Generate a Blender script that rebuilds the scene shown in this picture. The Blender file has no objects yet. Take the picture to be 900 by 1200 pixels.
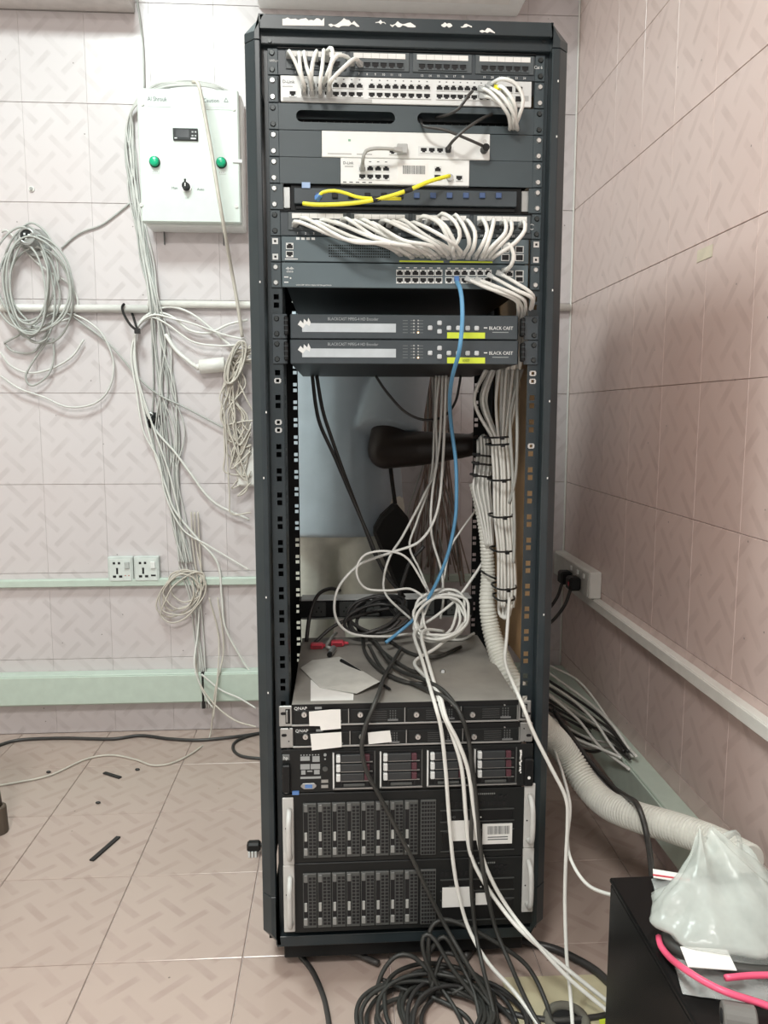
import bpy, bmesh, math, random
import numpy as np
from mathutils import Vector, Matrix, noise
random.seed(7)
R = random.Random(11)
scene = bpy.context.scene
COL = scene.collection

# ------------------------------------------------------------------ camera
FPX = 902.0
CH = 1.10
YAW, PITCH = math.radians(3.43), math.radians(7.27)
fw = np.array([math.sin(YAW)*math.cos(PITCH), math.cos(YAW)*math.cos(PITCH), -math.sin(PITCH)])
rt = np.array([math.cos(YAW), -math.sin(YAW), 0.0])
up = np.cross(rt, fw)
cam_d = bpy.data.cameras.new('camera')
cam = bpy.data.objects.new('camera', cam_d)
COL.objects.link(cam)
cam_d.sensor_fit = 'AUTO'
cam_d.sensor_width = 36.0
cam_d.lens = FPX/1200.0*36.0
cam_d.clip_start = 0.02
M3 = Matrix(((rt[0], up[0], -fw[0], 0), (rt[1], up[1], -fw[1], 0), (rt[2], up[2], -fw[2], CH), (0, 0, 0, 1)))
cam.matrix_world = M3
scene.camera = cam

# ------------------------------------------------------------------ world, lamps, exposure
world = bpy.data.worlds.new('world')
scene.world = world
world.use_nodes = True
bg = world.node_tree.nodes['Background']
bg.inputs['Color'].default_value = (1.0, 0.97, 0.93, 1)
bg.inputs['Strength'].default_value = 0.55

def area(name, loc, rot, sx, sy, power, color):
    d = bpy.data.lights.new(name, 'AREA')
    d.shape = 'RECTANGLE'; d.size = sx; d.size_y = sy
    d.energy = power; d.color = color
    o = bpy.data.objects.new(name, d)
    o.location = loc; o.rotation_euler = rot
    COL.objects.link(o)
    return o
LAMP_A = (-0.72, 1.45, 2.80)
LAMP_B = (-0.55, -0.55, 2.80)
area('lamp_light', LAMP_A, (0, 0, 0), 0.42, 0.42, 23, (0.86, 1.0, 0.98))
area('lamp_light_rear', LAMP_B, (0, 0, 0), 0.6, 0.6, 38, (1.0, 0.975, 0.935))
scene.view_settings.view_transform = 'Standard'
scene.view_settings.look = 'None'
scene.view_settings.exposure = 0.60
scene.view_settings.gamma = 1.0
scene.view_settings.use_curve_mapping = False

# ------------------------------------------------------------------ picking points in the room
def ray(px, py):
    return rt*(px-450)/FPX + up*(600-py)/FPX + fw
def W(px, py, Y):
    d = ray(px, py); t = Y/d[1]
    return Vector((d[0]*t, Y, CH+d[2]*t))
def F(px, py, z=0.0):
    d = ray(px, py); t = (z-CH)/d[2]
    return Vector((d[0]*t, d[1]*t, z))
def RW(px, py, X=0.79):
    d = ray(px, py); t = X/d[0]
    return Vector((X, d[1]*t, CH+d[2]*t))
def fx(px, Y, py=600): return W(px, py, Y).x
def fz(py, Y, px=475): return W(px, py, Y).z

# ------------------------------------------------------------------ materials
MATS = {}
def mat(name, col, rough=0.5, metal=0.0, var=0.08, scale=30.0, bump=0.0, emit=0.0, alpha=1.0, trans=0.0, spec=0.5, dust=None, dust_amt=0.0, dust_scale=6.0):
    if name in MATS: return MATS[name]
    m = bpy.data.materials.new(name); m.use_nodes = True
    nt = m.node_tree; b = nt.nodes['Principled BSDF']
    tc = nt.nodes.new('ShaderNodeTexCoord')
    nz = nt.nodes.new('ShaderNodeTexNoise'); nz.inputs['Scale'].default_value = scale; nz.inputs['Detail'].default_value = 4
    nt.links.new(tc.outputs['Object'], nz.inputs['Vector'])
    rp = nt.nodes.new('ShaderNodeValToRGB')
    rp.color_ramp.elements[0].position = 0.3; rp.color_ramp.elements[1].position = 0.7
    c = col
    rp.color_ramp.elements[0].color = (c[0]*(1-var), c[1]*(1-var), c[2]*(1-var), 1)
    rp.color_ramp.elements[1].color = (min(1, c[0]*(1+var)), min(1, c[1]*(1+var)), min(1, c[2]*(1+var)), 1)
    nt.links.new(nz.outputs['Fac'], rp.inputs['Fac'])
    out = rp.outputs['Color']
    if dust:
        n2 = nt.nodes.new('ShaderNodeTexNoise'); n2.inputs['Scale'].default_value = dust_scale; n2.inputs['Detail'].default_value = 6
        nt.links.new(tc.outputs['Object'], n2.inputs['Vector'])
        mr = nt.nodes.new('ShaderNodeMapRange'); mr.inputs[1].default_value = 0.35; mr.inputs[2].default_value = 0.75
        mr.inputs[3].default_value = 0.0; mr.inputs[4].default_value = dust_amt
        nt.links.new(n2.outputs['Fac'], mr.inputs[0])
        mx = nt.nodes.new('ShaderNodeMixRGB'); mx.inputs['Color2'].default_value = (*dust, 1)
        nt.links.new(mr.outputs[0], mx.inputs['Fac']); nt.links.new(out, mx.inputs['Color1'])
        out = mx.outputs['Color']
    nt.links.new(out, b.inputs['Base Color'])
    b.inputs['Roughness'].default_value = rough
    b.inputs['Metallic'].default_value = metal
    b.inputs['Specular IOR Level'].default_value = spec
    b.inputs['Alpha'].default_value = alpha
    b.inputs['Transmission Weight'].default_value = trans
    if emit > 0:
        b.inputs['Emission Color'].default_value = (*col, 1); b.inputs['Emission Strength'].default_value = emit
    if bump > 0:
        bn = nt.nodes.new('ShaderNodeBump'); bn.inputs['Strength'].default_value = bump; bn.inputs['Distance'].default_value = 0.004
        nt.links.new(nz.outputs['Fac'], bn.inputs['Height']); nt.links.new(bn.outputs['Normal'], b.inputs['Normal'])
    MATS[name] = m
    return m

def tile_mat(name, a_ax, b_ax, base, dark, stain, rough=0.28, off=(0.0, 0.0), cell=0.1, strength=0.68):
    m = bpy.data.materials.new(name); m.use_nodes = True
    nt = m.node_tree; L = nt.links; N = nt.nodes
    b = N['Principled BSDF']
    g = N.new('ShaderNodeNewGeometry'); s = N.new('ShaderNodeSeparateXYZ'); L.new(g.outputs['Position'], s.inputs[0])
    def mth(op, x, y=None, z=None):
        n = N.new('ShaderNodeMath'); n.operation = op
        for i, v in enumerate((x, y, z)):
            if v is None: continue
            if isinstance(v, (int, float)): n.inputs[i].default_value = v
            else: L.new(v, n.inputs[i])
        return n.outputs[0]
    A = mth('ADD', s.outputs[a_ax], off[0]); B = mth('ADD', s.outputs[b_ax], off[1])
    u = mth('DIVIDE', mth('ADD', A, B), cell); v = mth('DIVIDE', mth('SUBTRACT', A, B), cell)
    def bar(u, v, shift):
        rv = mth('ROUND', v)
        dv = mth('ABSOLUTE', mth('SUBTRACT', v, rv))
        t = mth('ADD', mth('SUBTRACT', u, rv), shift)
        dt = mth('ABSOLUTE', mth('SUBTRACT', t, mth('MULTIPLY', mth('ROUND', mth('MULTIPLY', t, 0.5)), 2.0)))
        def edge(d, w, soft):
            n = N.new('ShaderNodeMapRange'); n.interpolation_type = 'SMOOTHSTEP'
            n.inputs[1].default_value = w-soft; n.inputs[2].default_value = w+soft
            n.inputs[3].default_value = 1.0; n.inputs[4].default_value = 0.0
            L.new(d, n.inputs[0]); return n.outputs[0]
        return mth('MULTIPLY', edge(dv, 0.115, 0.03), edge(dt, 0.62, 0.08))
    k = mth('MAXIMUM', bar(u, v, 0.0), bar(v, u, 1.0))
    nz = N.new('ShaderNodeTexNoise'); nz.inputs['Scale'].default_value = 14; nz.inputs['Detail'].default_value = 3
    L.new(g.outputs['Position'], nz.inputs['Vector'])
    mr = N.new('ShaderNodeMapRange'); mr.inputs[1].default_value = 0.35; mr.inputs[2].default_value = 0.65
    mr.inputs[3].default_value = 0.25; mr.inputs[4].default_value = 1.0; L.new(nz.outputs['Fac'], mr.inputs[0])
    fac = mth('MULTIPLY', mth('MULTIPLY', k, mr.outputs[0]), strength)
    mx = N.new('ShaderNodeMixRGB'); mx.inputs['Color1'].default_value = (*base, 1); mx.inputs['Color2'].default_value = (*dark, 1)
    L.new(fac, mx.inputs['Fac'])
    n2 = N.new('ShaderNodeTexNoise'); n2.inputs['Scale'].default_value = 2.6; n2.inputs['Detail'].default_value = 5
    L.new(g.outputs['Position'], n2.inputs['Vector'])
    m2 = N.new('ShaderNodeMapRange'); m2.inputs[1].default_value = 0.45; m2.inputs[2].default_value = 0.75
    m2.inputs[3].default_value = 0.0; m2.inputs[4].default_value = 0.5; L.new(n2.outputs['Fac'], m2.inputs[0])
    mx2 = N.new('ShaderNodeMixRGB'); mx2.inputs['Color2'].default_value = (*stain, 1)
    L.new(m2.outputs[0], mx2.inputs['Fac']); L.new(mx.outputs[0], mx2.inputs['Color1'])
    # little black specks of wear
    vo = N.new('ShaderNodeTexVoronoi'); vo.inputs['Scale'].default_value = 16
    L.new(g.outputs['Position'], vo.inputs['Vector'])
    sp = mth('MULTIPLY', mth('LESS_THAN', vo.outputs['Distance'], 0.035), 0.7)
    mx3 = N.new('ShaderNodeMixRGB'); mx3.inputs['Color2'].default_value = (0.12, 0.1, 0.09, 1)
    L.new(sp, mx3.inputs['Fac']); L.new(mx2.outputs[0], mx3.inputs['Color1'])
    oi = N.new('ShaderNodeObjectInfo')
    hv = N.new('ShaderNodeHueSaturation'); L.new(mx3.outputs[0], hv.inputs['Color'])
    L.new(mth('ADD', mth('MULTIPLY', oi.outputs['Random'], 0.05), 0.975), hv.inputs['Value'])
    L.new(hv.outputs[0], b.inputs['Base Color'])
    b.inputs['Roughness'].default_value = rough
    bn = N.new('ShaderNodeBump'); bn.inputs['Strength'].default_value = 0.06; bn.inputs['Distance'].default_value = 0.002
    L.new(nz.outputs['Fac'], bn.inputs['Height']); L.new(bn.outputs['Normal'], b.inputs['Normal'])
    return m

TILE_B = tile_mat('glazed_wall_tile', 0, 2, (0.625, 0.580, 0.583), (0.51, 0.465, 0.465), (0.60, 0.53, 0.525), off=(0.02, 0.01))
TILE_R = tile_mat('glazed_side_tile_warm_shade', 1, 2, (0.65, 0.52, 0.485), (0.52, 0.40, 0.37), (0.58, 0.44, 0.405), off=(0.01, 0.01))  # same tile as the back wall; pink of its shade put into the colour
TILE_F = tile_mat('glazed_floor_tile', 0, 1, (0.455, 0.362, 0.315), (0.375, 0.285, 0.25), (0.41, 0.315, 0.275), rough=0.22, off=(0.03, 0.02), strength=0.8)
GROUT = mat('grout', (0.60, 0.52, 0.49), 0.9, var=0.25, scale=18)
PLASTER = mat('white_plaster', (0.75, 0.73, 0.69), 0.9)
RACK = mat('rack_paint', (0.016, 0.026, 0.031), 0.36, var=0.12, scale=14, dust=(0.09, 0.09, 0.088), dust_amt=0.12, dust_scale=9)
RACKD = mat('rack_black', (0.007, 0.008, 0.0085), 0.5, var=0.2, spec=0.25)
CHROME = mat('nickel_screw', (0.62, 0.62, 0.60), 0.3, 0.9)
DKSCREW = mat('dark_screw', (0.05, 0.055, 0.055), 0.35, 0.6)
PANEL = mat('panel_slate', (0.048, 0.066, 0.074), 0.45, var=0.1, scale=12)
BLACK = mat('black_plastic', (0.008, 0.0085, 0.009), 0.45, spec=0.3)
HOLE = mat('port_black', (0.006, 0.006, 0.007), 0.7)
SILV = mat('switch_silver', (0.70, 0.72, 0.71), 0.4, 0.1, var=0.04)
WHITE = mat('white_plastic', (0.80, 0.82, 0.80), 0.4, var=0.03)
OFFW = mat('label_paper', (0.82, 0.82, 0.79), 0.7, var=0.04)
GREYP = mat('grey_plug', (0.42, 0.43, 0.42), 0.4)
CABW = mat('white_cable', (0.74, 0.74, 0.70), 0.45, var=0.05)
CABG = mat('grey_cable', (0.41, 0.42, 0.395), 0.5, var=0.08)
CABC = mat('cream_cable', (0.56, 0.52, 0.455), 0.5, var=0.08)
CABK = mat('black_cable', (0.022, 0.022, 0.022), 0.42, dust=(0.12, 0.11, 0.10), dust_amt=0.35)
CABD = mat('dusty_black_cable', (0.022, 0.023, 0.021), 0.5, dust=(0.10, 0.097, 0.088), dust_amt=0.45)
BLUE = mat('blue_cable', (0.12, 0.33, 0.55), 0.4)
YEL = mat('yellow_fibre', (0.85, 0.78, 0.04), 0.4)
PINK = mat('pink_cable', (0.80, 0.10, 0.20), 0.35)
TIE = mat('black_tie', (0.008, 0.008, 0.008), 0.4)
CISCO = mat('slate_switch_face', (0.095, 0.130, 0.145), 0.45, var=0.06, scale=8)
LIME = mat('lime_label', (0.60, 0.72, 0.05), 0.6)
TXTW = mat('white_print', (0.75, 0.77, 0.76), 0.6)
TXTG = mat('grey_print', (0.13, 0.14, 0.14), 0.6)
LCD = mat('lcd_strip', (0.48, 0.53, 0.56), 0.3)
BCF = mat('encoder_face', (0.042, 0.054, 0.062), 0.4, var=0.1)
STEEL = mat('galvanised_steel', (0.42, 0.43, 0.42), 0.38, 0.75, var=0.1)
DUSTY = mat('dusty_steel_lid', (0.24, 0.23, 0.21), 0.7, 0.1, var=0.2, scale=10, dust=(0.42, 0.395, 0.35), dust_amt=0.6, dust_scale=5)
SERVER = mat('server_black', (0.008, 0.0095, 0.0098), 0.42, spec=0.3, dust=(0.04, 0.04, 0.038), dust_amt=0.25)
TRAY = mat('drive_tray_grey', (0.075, 0.08, 0.077), 0.45)
HANDLE = mat('light_grey_handle', (0.55, 0.55, 0.53), 0.45)
MAROON = mat('maroon_latch', (0.085, 0.028, 0.038), 0.45)
DRIVE = mat('drive_face', (0.030, 0.034, 0.036), 0.4)
BROWN = mat('brown_board', (0.46, 0.29, 0.15), 0.7, var=0.15, scale=8)
TRUNK = mat('pvc_trunking', (0.53, 0.62, 0.545), 0.45, var=0.04)
PVCW = mat('pvc_white', (0.72, 0.71, 0.67), 0.45, var=0.04)
CTRL = mat('control_box_white', (0.60, 0.66, 0.615), 0.4, var=0.02)
GREEN = mat('green_lens', (0.0, 0.42, 0.20), 0.25)
FLEX = mat('flex_conduit', (0.72, 0.72, 0.66), 0.5, var=0.06)
RED = mat('red_plug', (0.62, 0.06, 0.09), 0.4)
BLUEP = mat('blue_adapter', (0.10, 0.22, 0.50), 0.4)
PCBLK = mat('box_black', (0.005, 0.005, 0.005), 0.25, spec=0.3, dust=(0.02, 0.02, 0.02), dust_amt=0.2)
BEIGE = mat('beige_plate', (0.50, 0.45, 0.30), 0.75, var=0.12, scale=12)
DARKBR = mat('dark_wood', (0.05, 0.035, 0.02), 0.5)
SHIRT = mat('grey_blue_shirt', (0.42, 0.49, 0.54), 0.85, var=0.06, scale=12)
TROU = mat('cream_trousers', (0.62, 0.63, 0.56), 0.85, var=0.06)
SKIN = mat('dark_skin', (0.026, 0.017, 0.013), 0.45)
HAIR = mat('black_hair', (0.008, 0.007, 0.006), 0.6)
EYEW = mat('eye_white', (0.7, 0.68, 0.64), 0.3)
BAGM = mat('bag_cloth_black', (0.012, 0.011, 0.010), 0.8)
STRAW = mat('dusty_brown_wire', (0.25, 0.195, 0.165), 0.7, var=0.2)
LAMPM = mat('lamp_diffuser', (0.95, 1.0, 0.96), 0.5, emit=6.0)
DARKGLASS = mat('display_dark', (0.03, 0.035, 0.04), 0.2)

def film_mat(name, col, fac, rough):
    m = bpy.data.materials.new(name); m.use_nodes = True
    nt = m.node_tree; N = nt.nodes; L = nt.links
    b = N['Principled BSDF']
    nz = N.new('ShaderNodeTexNoise'); nz.inputs['Scale'].default_value = 22; nz.inputs['Detail'].default_value = 3
    tc = N.new('ShaderNodeTexCoord'); L.new(tc.outputs['Object'], nz.inputs['Vector'])
    mr = N.new('ShaderNodeMapRange'); mr.inputs[3].default_value = max(0, fac-0.18); mr.inputs[4].default_value = min(1, fac+0.18)
    L.new(nz.outputs['Fac'], mr.inputs[0]); L.new(mr.outputs[0], b.inputs['Alpha'])
    b.inputs['Base Color'].default_value = (*col, 1); b.inputs['Roughness'].default_value = rough
    b.inputs['Subsurface Weight'].default_value = 0.0
    bn = N.new('ShaderNodeBump'); bn.inputs['Strength'].default_value = 0.5; bn.inputs['Distance'].default_value = 0.01
    L.new(nz.outputs['Fac'], bn.inputs['Height']); L.new(bn.outputs['Normal'], b.inputs['Normal'])
    return m
FILM = film_mat('carrier_bag_film', (0.66, 0.71, 0.67), 0.46, 0.25)
CLEAR = film_mat('clear_bag_film', (0.75, 0.78, 0.76), 0.30, 0.12)

# ------------------------------------------------------------------ mesh building
WL = {}
def setp(o, label=None, cat=None, group=None, kind=None):
    if label: o['label'] = label
    if cat: o['category'] = cat
    if group: o['group'] = group
    if kind: o['kind'] = kind
    return o
def link(o, loc, parent=None):
    COL.objects.link(o)
    loc = Vector(loc)
    WL[o.name] = loc
    if parent is not None:
        o.parent = parent
        o.location = loc - WL[parent.name]
    else:
        o.location = loc
    return o
def thing(name, loc, label, cat, group=None):
    o = bpy.data.objects.new(name, None)
    o.empty_display_size = 0.05
    link(o, loc)
    return setp(o, label, cat, group)

class MB:
    def __init__(s):
        s.v = []; s.f = []; s.mi = []; s.cur = 0
    def face(s, idx): s.f.append(idx); s.mi.append(s.cur)
    def box(s, x0, x1, y0, y1, z0, z1):
        if x0 > x1: x0, x1 = x1, x0
        if y0 > y1: y0, y1 = y1, y0
        if z0 > z1: z0, z1 = z1, z0
        n = len(s.v)
        s.v += [(x0,y0,z0),(x1,y0,z0),(x1,y1,z0),(x0,y1,z0),(x0,y0,z1),(x1,y0,z1),(x1,y1,z1),(x0,y1,z1)]
        for q in ((0,3,2,1),(4,5,6,7),(0,1,5,4),(1,2,6,5),(2,3,7,6),(3,0,4,7)): s.face(tuple(n+i for i in q))
        return s
    def prism(s, pts, axis, a0, a1):
        # pts 2-D polygon in the other two axes (counter-clockwise), extruded along axis
        n = len(s.v); k = len(pts)
        def mk(p, a):
            if axis == 'x': return (a, p[0], p[1])
            if axis == 'y': return (p[0], a, p[1])
            return (p[0], p[1], a)
        s.v += [mk(p, a0) for p in pts] + [mk(p, a1) for p in pts]
        s.face(tuple(n+i for i in range(k))); s.face(tuple(n+k+i for i in reversed(range(k))))
        for i in range(k):
            j = (i+1) % k
            s.face((n+i, n+k+i, n+k+j, n+j))
        return s
    def cyl(s, p0, p1, r0, r1=None, n=12, cap=True):
        r1 = r0 if r1 is None else r1
        p0 = Vector(p0); p1 = Vector(p1); d = (p1-p0).normalized()
        a = d.orthogonal().normalized(); b = d.cross(a)
        k = len(s.v)
        for p, r in ((p0, r0), (p1, r1)):
            for i in range(n):
                t = 2*math.pi*i/n
                s.v.append(tuple(p + a*(r*math.cos(t)) + b*(r*math.sin(t))))
        for i in range(n):
            j = (i+1) % n
            s.face((k+i, k+j, k+n+j, k+n+i))
        if cap:
            s.face(tuple(k+i for i in reversed(range(n)))); s.face(tuple(k+n+i for i in range(n)))
        return s
    def tube(s, pts, r, n=6, cap=True):
        pts = [Vector(p) for p in pts]
        rs = r if isinstance(r, (list, tuple)) else [r]*len(pts)
        k = len(s.v); N = len(pts)
        t0 = (pts[1]-pts[0]).normalized(); a = t0.orthogonal().normalized()
        for i, p in enumerate(pts):
            if i == 0: t = t0
            elif i == N-1: t = (pts[-1]-pts[-2]).normalized()
            else: t = (pts[i+1]-pts[i-1]).normalized()
            if t.length < 1e-6: t = t0
            a = (a - t*a.dot(t))
            if a.length < 1e-6: a = t.orthogonal()
            a.normalize(); b = t.cross(a)
            for j in range(n):
                th = 2*math.pi*j/n
                s.v.append(tuple(p + a*(rs[i]*math.cos(th)) + b*(rs[i]*math.sin(th))))
        for i in range(N-1):
            for j in range(n):
                q = (j+1) % n
                s.face((k+i*n+j, k+i*n+q, k+(i+1)*n+q, k+(i+1)*n+j))
        if cap:
            s.face(tuple(k+j for j in reversed(range(n)))); s.face(tuple(k+(N-1)*n+j for j in range(n)))
        return s
    def sphere(s, c, r, sx=1, sy=1, sz=1, nu=12, nv=8):
        k = len(s.v)
        for i in range(nv+1):
            ph = math.pi*i/nv
            for j in range(nu):
                th = 2*math.pi*j/nu
                s.v.append((c[0]+r*sx*math.sin(ph)*math.cos(th), c[1]+r*sy*math.sin(ph)*math.sin(th), c[2]+r*sz*math.cos(ph)))
        for i in range(nv):
            for j in range(nu):
                q = (j+1) % nu
                s.face((k+i*nu+j, k+(i+1)*nu+j, k+(i+1)*nu+q, k+i*nu+q))
        return s
    def mesh(s, name, mats, bevel=0.0, smooth=False):
        c = None
        vs = np.array(s.v, dtype=float)
        lo = vs.min(0); hi = vs.max(0); c = (lo+hi)/2
        me = bpy.data.meshes.new(name)
        me.from_pydata([tuple(p) for p in (vs-c)], [], s.f)
        mats = mats if isinstance(mats, (list, tuple)) else [mats]
        for m in mats: me.materials.append(m)
        if len(mats) > 1:
            me.polygons.foreach_set('material_index', s.mi)
        bm = bmesh.new(); bm.from_mesh(me)
        bmesh.ops.recalc_face_normals(bm, faces=bm.faces)
        if bevel > 0:
            es = [e for e in bm.edges if len(e.link_faces) == 2 and e.calc_face_angle(0) > 0.6]
            bmesh.ops.bevel(bm, geom=es, offset=bevel, segments=1, affect='EDGES', clamp_overlap=True)
        bm.to_mesh(me); bm.free()
        if smooth:
            for p in me.polygons: p.use_smooth = True
        return me, Vector(c)
    def build(s, name, mats, parent=None, bevel=0.0, smooth=False, label=None, kind=None):
        me, c = s.mesh(name, mats, bevel, smooth)
        o = bpy.data.objects.new(name, me)
        link(o, c, parent)
        if label: o['label'] = label
        if kind: o['kind'] = kind
        return o
def inst(src, pos, parent=None, name=None):
    o = src.copy()
    if name: o.name = name
    o.parent = None
    link(o, pos, parent)
    return o
def pxbox(mb, x0, x1, y0, y1, Y, depth, proud=0.0):
    "box whose front face fills the given rectangle when it stands at distance Y"
    xa, xb = fx(x0, Y, (y0+y1)/2), fx(x1, Y, (y0+y1)/2)
    xm = (x0+x1)/2
    za, zb = fz(y1, Y, xm), fz(y0, Y, xm)
    mb.box(xa, xb, Y-proud, Y+depth, za, zb)
    return xa, xb, za, zb

def spline(pts, step=0.008, closed=False):
    P = [Vector(p) for p in pts]
    if len(P) == 2:
        n = max(2, int((P[1]-P[0]).length/step)); return [P[0].lerp(P[1], i/n) for i in range(n+1)]
    out = []
    n = len(P)
    rng = range(n) if closed else range(n-1)
    for i in rng:
        p1 = P[i]; p2 = P[(i+1) % n]
        p0 = P[i-1] if (i > 0 or closed) else p1*2-p2
        p3 = P[(i+2) % n] if (i+2 < n or closed) else p2*2-p1
        seg = max(2, min(24, int((p2-p1).length/step)))
        for k in range(seg):
            t = k/seg
            out.append(0.5*((2*p1)+(p2-p0)*t+(2*p0-5*p1+4*p2-p3)*t*t+(3*p1-p0-3*p2+p3)*t**3))
    if not closed: out.append(P[-1])
    return out
def cable(name, pts, r, m, label, group=None, cat='cable', parent=None, n=6, step=0.008):
    mb = MB(); mb.tube(spline(pts, step), r, n)
    o = mb.build(name, m, parent, smooth=True)
    if parent is None: setp(o, label, cat, group)
    return o
def text(s, pos, h, m, parent, name='lettering', facing='y', align='LEFT', depth=0.0003, squeeze=1.0):
    cu = bpy.data.curves.new('txt', 'FONT'); cu.body = s; cu.size = h/0.70; cu.extrude = depth; cu.align_x = align
    cu.resolution_u = 2
    t = bpy.data.objects.new('txt', cu); COL.objects.link(t)
    dg = bpy.context.evaluated_depsgraph_get(); dg.update()
    me = bpy.data.meshes.new_from_object(t.evaluated_get(dg))
    COL.objects.unlink(t); bpy.data.objects.remove(t); bpy.data.curves.remove(cu)
    me.name = name
    for v in me.vertices:
        x, y, z = v.co
        v.co = (x*squeeze, -z, y) if facing == 'y' else (-z, -x*squeeze, y)
    me.materials.clear(); me.materials.append(m)
    o = bpy.data.objects.new(name, me)
    link(o, pos, parent)
    return o

# ================================================================== THE ROOM
WY, WX = 2.62, 0.79           # back wall, right wall
LX = -2.3                     # left wall
ZC = 2.84
def struct(name, mb, m, bevel=0.0):
    o = mb.build(name, m, None, bevel); o['kind'] = 'structure'; return o
floor = struct('floor', MB().box(LX, WX+0.1, -0.9, WY+0.1, -0.08, -0.004), GROUT)
wall_b = struct('wall_back', MB().box(LX, WX+0.1, WY+0.004, WY+0.12, -0.004, ZC), GROUT)
wall_r = struct('wall_right', MB().box(WX+0.004, WX+0.12, -0.9, WY+0.004, -0.004, ZC), GROUT)
wall_l = struct('wall_left', MB().box(LX-0.1, LX, -0.9, WY+0.12, -0.004, ZC), PLASTER)
ceil = struct('ceiling', MB().box(LX-0.1, WX+0.12, -0.9, WY+0.12, ZC, ZC+0.1), PLASTER)

G = 0.0007
def cuts(lo, hi, start, step):
    k0 = math.floor((lo-start)/step)
    c = [lo]; v = start+k0*step
    while v < hi-1e-6:
        if v > lo+0.01 and v < hi-0.01: c.append(v)
        v += step
    c.append(hi); return c
cache = {}
def tile(kind, cx, cy, cz, w, h, m, parent):
    key = (kind, round(w, 4), round(h, 4))
    if key not in cache:
        mb = MB()
        if kind == 'b': mb.box(-w/2, w/2, -0.004, 0.004, -h/2, h/2)
        elif kind == 'r': mb.box(-0.004, 0.004, -w/2, w/2, -h/2, h/2)
        else: mb.box(-w/2, w/2, -h/2, h/2, -0.004, 0.004)
        cache[key] = mb.mesh('tile', m, 0.0012 if kind == 'f' else 0.0007)[0]
    o = bpy.data.objects.new('tile', cache[key])
    link(o, (cx, cy, cz), parent)
xs = cuts(-1.60, WX, -0.78, 0.2); zs = cuts(0.0, 2.72, 0.866, 0.301)
for i in range(len(xs)-1):
    for j in range(len(zs)-1):
        tile('b', (xs[i]+xs[i+1])/2, WY+0.004, (zs[j]+zs[j+1])/2, xs[i+1]-xs[i]-0.0003, zs[j+1]-zs[j]-2*G, TILE_B, wall_b)
ys = cuts(0.4, WY, 1.655, 0.2)
for i in range(len(ys)-1):
    for j in range(len(zs)-1):
        tile('r', WX+0.004, (ys[i]+ys[i+1])/2, (zs[j]+zs[j+1])/2, ys[i+1]-ys[i]-0.0007, zs[j+1]-zs[j]-2*G, TILE_R, wall_r)
fxs = cuts(-1.75, WX, -0.5, 0.2985); fys = cuts(0.2, WY, 1.457, 0.297)
for i in range(len(fxs)-1):
    for j in range(len(fys)-1):
        tile('f', (fxs[i]+fxs[i+1])/2, (fys[j]+fys[j+1])/2, -0.004, fxs[i+1]-fxs[i]-2*G*1.3, fys[j+1]-fys[j]-2*G*1.3, TILE_F, floor)

# corner bead where the two tiled walls meet
struct('trim_1', MB().box(WX-0.006, WX-0.0002, WY-0.008, WY-0.0002, 0.22, 2.7), PVCW, 0.002)

# ceiling lamps (the lights themselves are at the top of the script)
for nm, L_, lab in (('ceiling_lamp', LAMP_A, 'square ceiling lamp above the tiled back wall'), ('ceiling_lamp', LAMP_B, 'square ceiling lamp above the photographer')):
    t = thing(nm, (L_[0], L_[1], ZC), lab, 'lamp')
    s_ = 0.24 if L_ is LAMP_A else 0.33
    MB().box(L_[0]-s_, L_[0]+s_, L_[1]-s_, L_[1]+s_, L_[2]+0.022, ZC-0.0002).build('housing', WHITE, t, 0.004)
    MB().box(L_[0]-s_*.9, L_[0]+s_*.9, L_[1]-s_*.9, L_[1]+s_*.9, L_[2]+0.008, L_[2]+0.022).build('diffuser', LAMPM, t)

# ---- trunking, conduit
t = thing('cable_trunking', (-0.7, WY, 0.115), 'wide pale green trunking low along the back wall, left of the rack', 'trunking')
MB().box(-1.7, -0.470, WY-0.048, WY-0.0002, 0.117, 0.222).build('duct', TRUNK, t, 0.002)
MB().box(-0.463, 0.735, WY-0.048, WY-0.0002, 0.117, 0.222).build('duct', TRUNK, t, 0.002)
MB().box(-1.7, -0.470, WY-0.053, WY-0.048, 0.122, 0.217).build('cover', TRUNK, t, 0.001)
MB().box(-0.463, 0.735, WY-0.053, WY-0.048, 0.122, 0.217).build('cover', TRUNK, t, 0.001)
MB().box(-0.472, -0.462, WY-0.050, WY-0.002, 0.095, 0.224).build('joint_gap', TIE, t, label='black strip in the joint of the trunking')
t = thing('cable_trunking', (-0.7, WY, 0.52), 'narrow pale trunking along the back wall under the sockets', 'trunking')
MB().box(-1.7, 0.74, WY-0.018, WY-0.0002, 0.520, 0.546).build('duct', TRUNK, t, 0.0015)
MB().box(-1.7, 0.74, WY-0.022, WY-0.018, 0.522, 0.544).build('cover', TRUNK, t, 0.001)
t = thing('cable_trunking', (WX, 1.5, 0.53), 'narrow cream trunking running along the right wall below the socket box', 'trunking')
MB().box(WX-0.022, WX-0.0002, 0.4, 2.58, 0.515, 0.545).build('duct', PVCW, t, 0.0015)
MB().box(WX-0.026, WX-0.022, 0.4, 2.58, 0.517, 0.543).build('cover', PVCW, t, 0.001)
t = thing('cable_trunking', (WX, 1.5, 0.1), 'wide grey green trunking low on the right wall behind the white hose', 'trunking')
MB().box(WX-0.056, WX-0.0002, 0.4, 2.60, 0.115, 0.215).build('duct', TRUNK, t, 0.002)
MB().box(WX-0.061, WX-0.056, 0.4, 2.60, 0.120, 0.210).build('cover', TRUNK, t, 0.001)
t = thing('conduit_pipe', (-0.5, WY-0.02, 1.43), 'round white conduit pipe running across the back wall at mid height', 'pipe')
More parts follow.
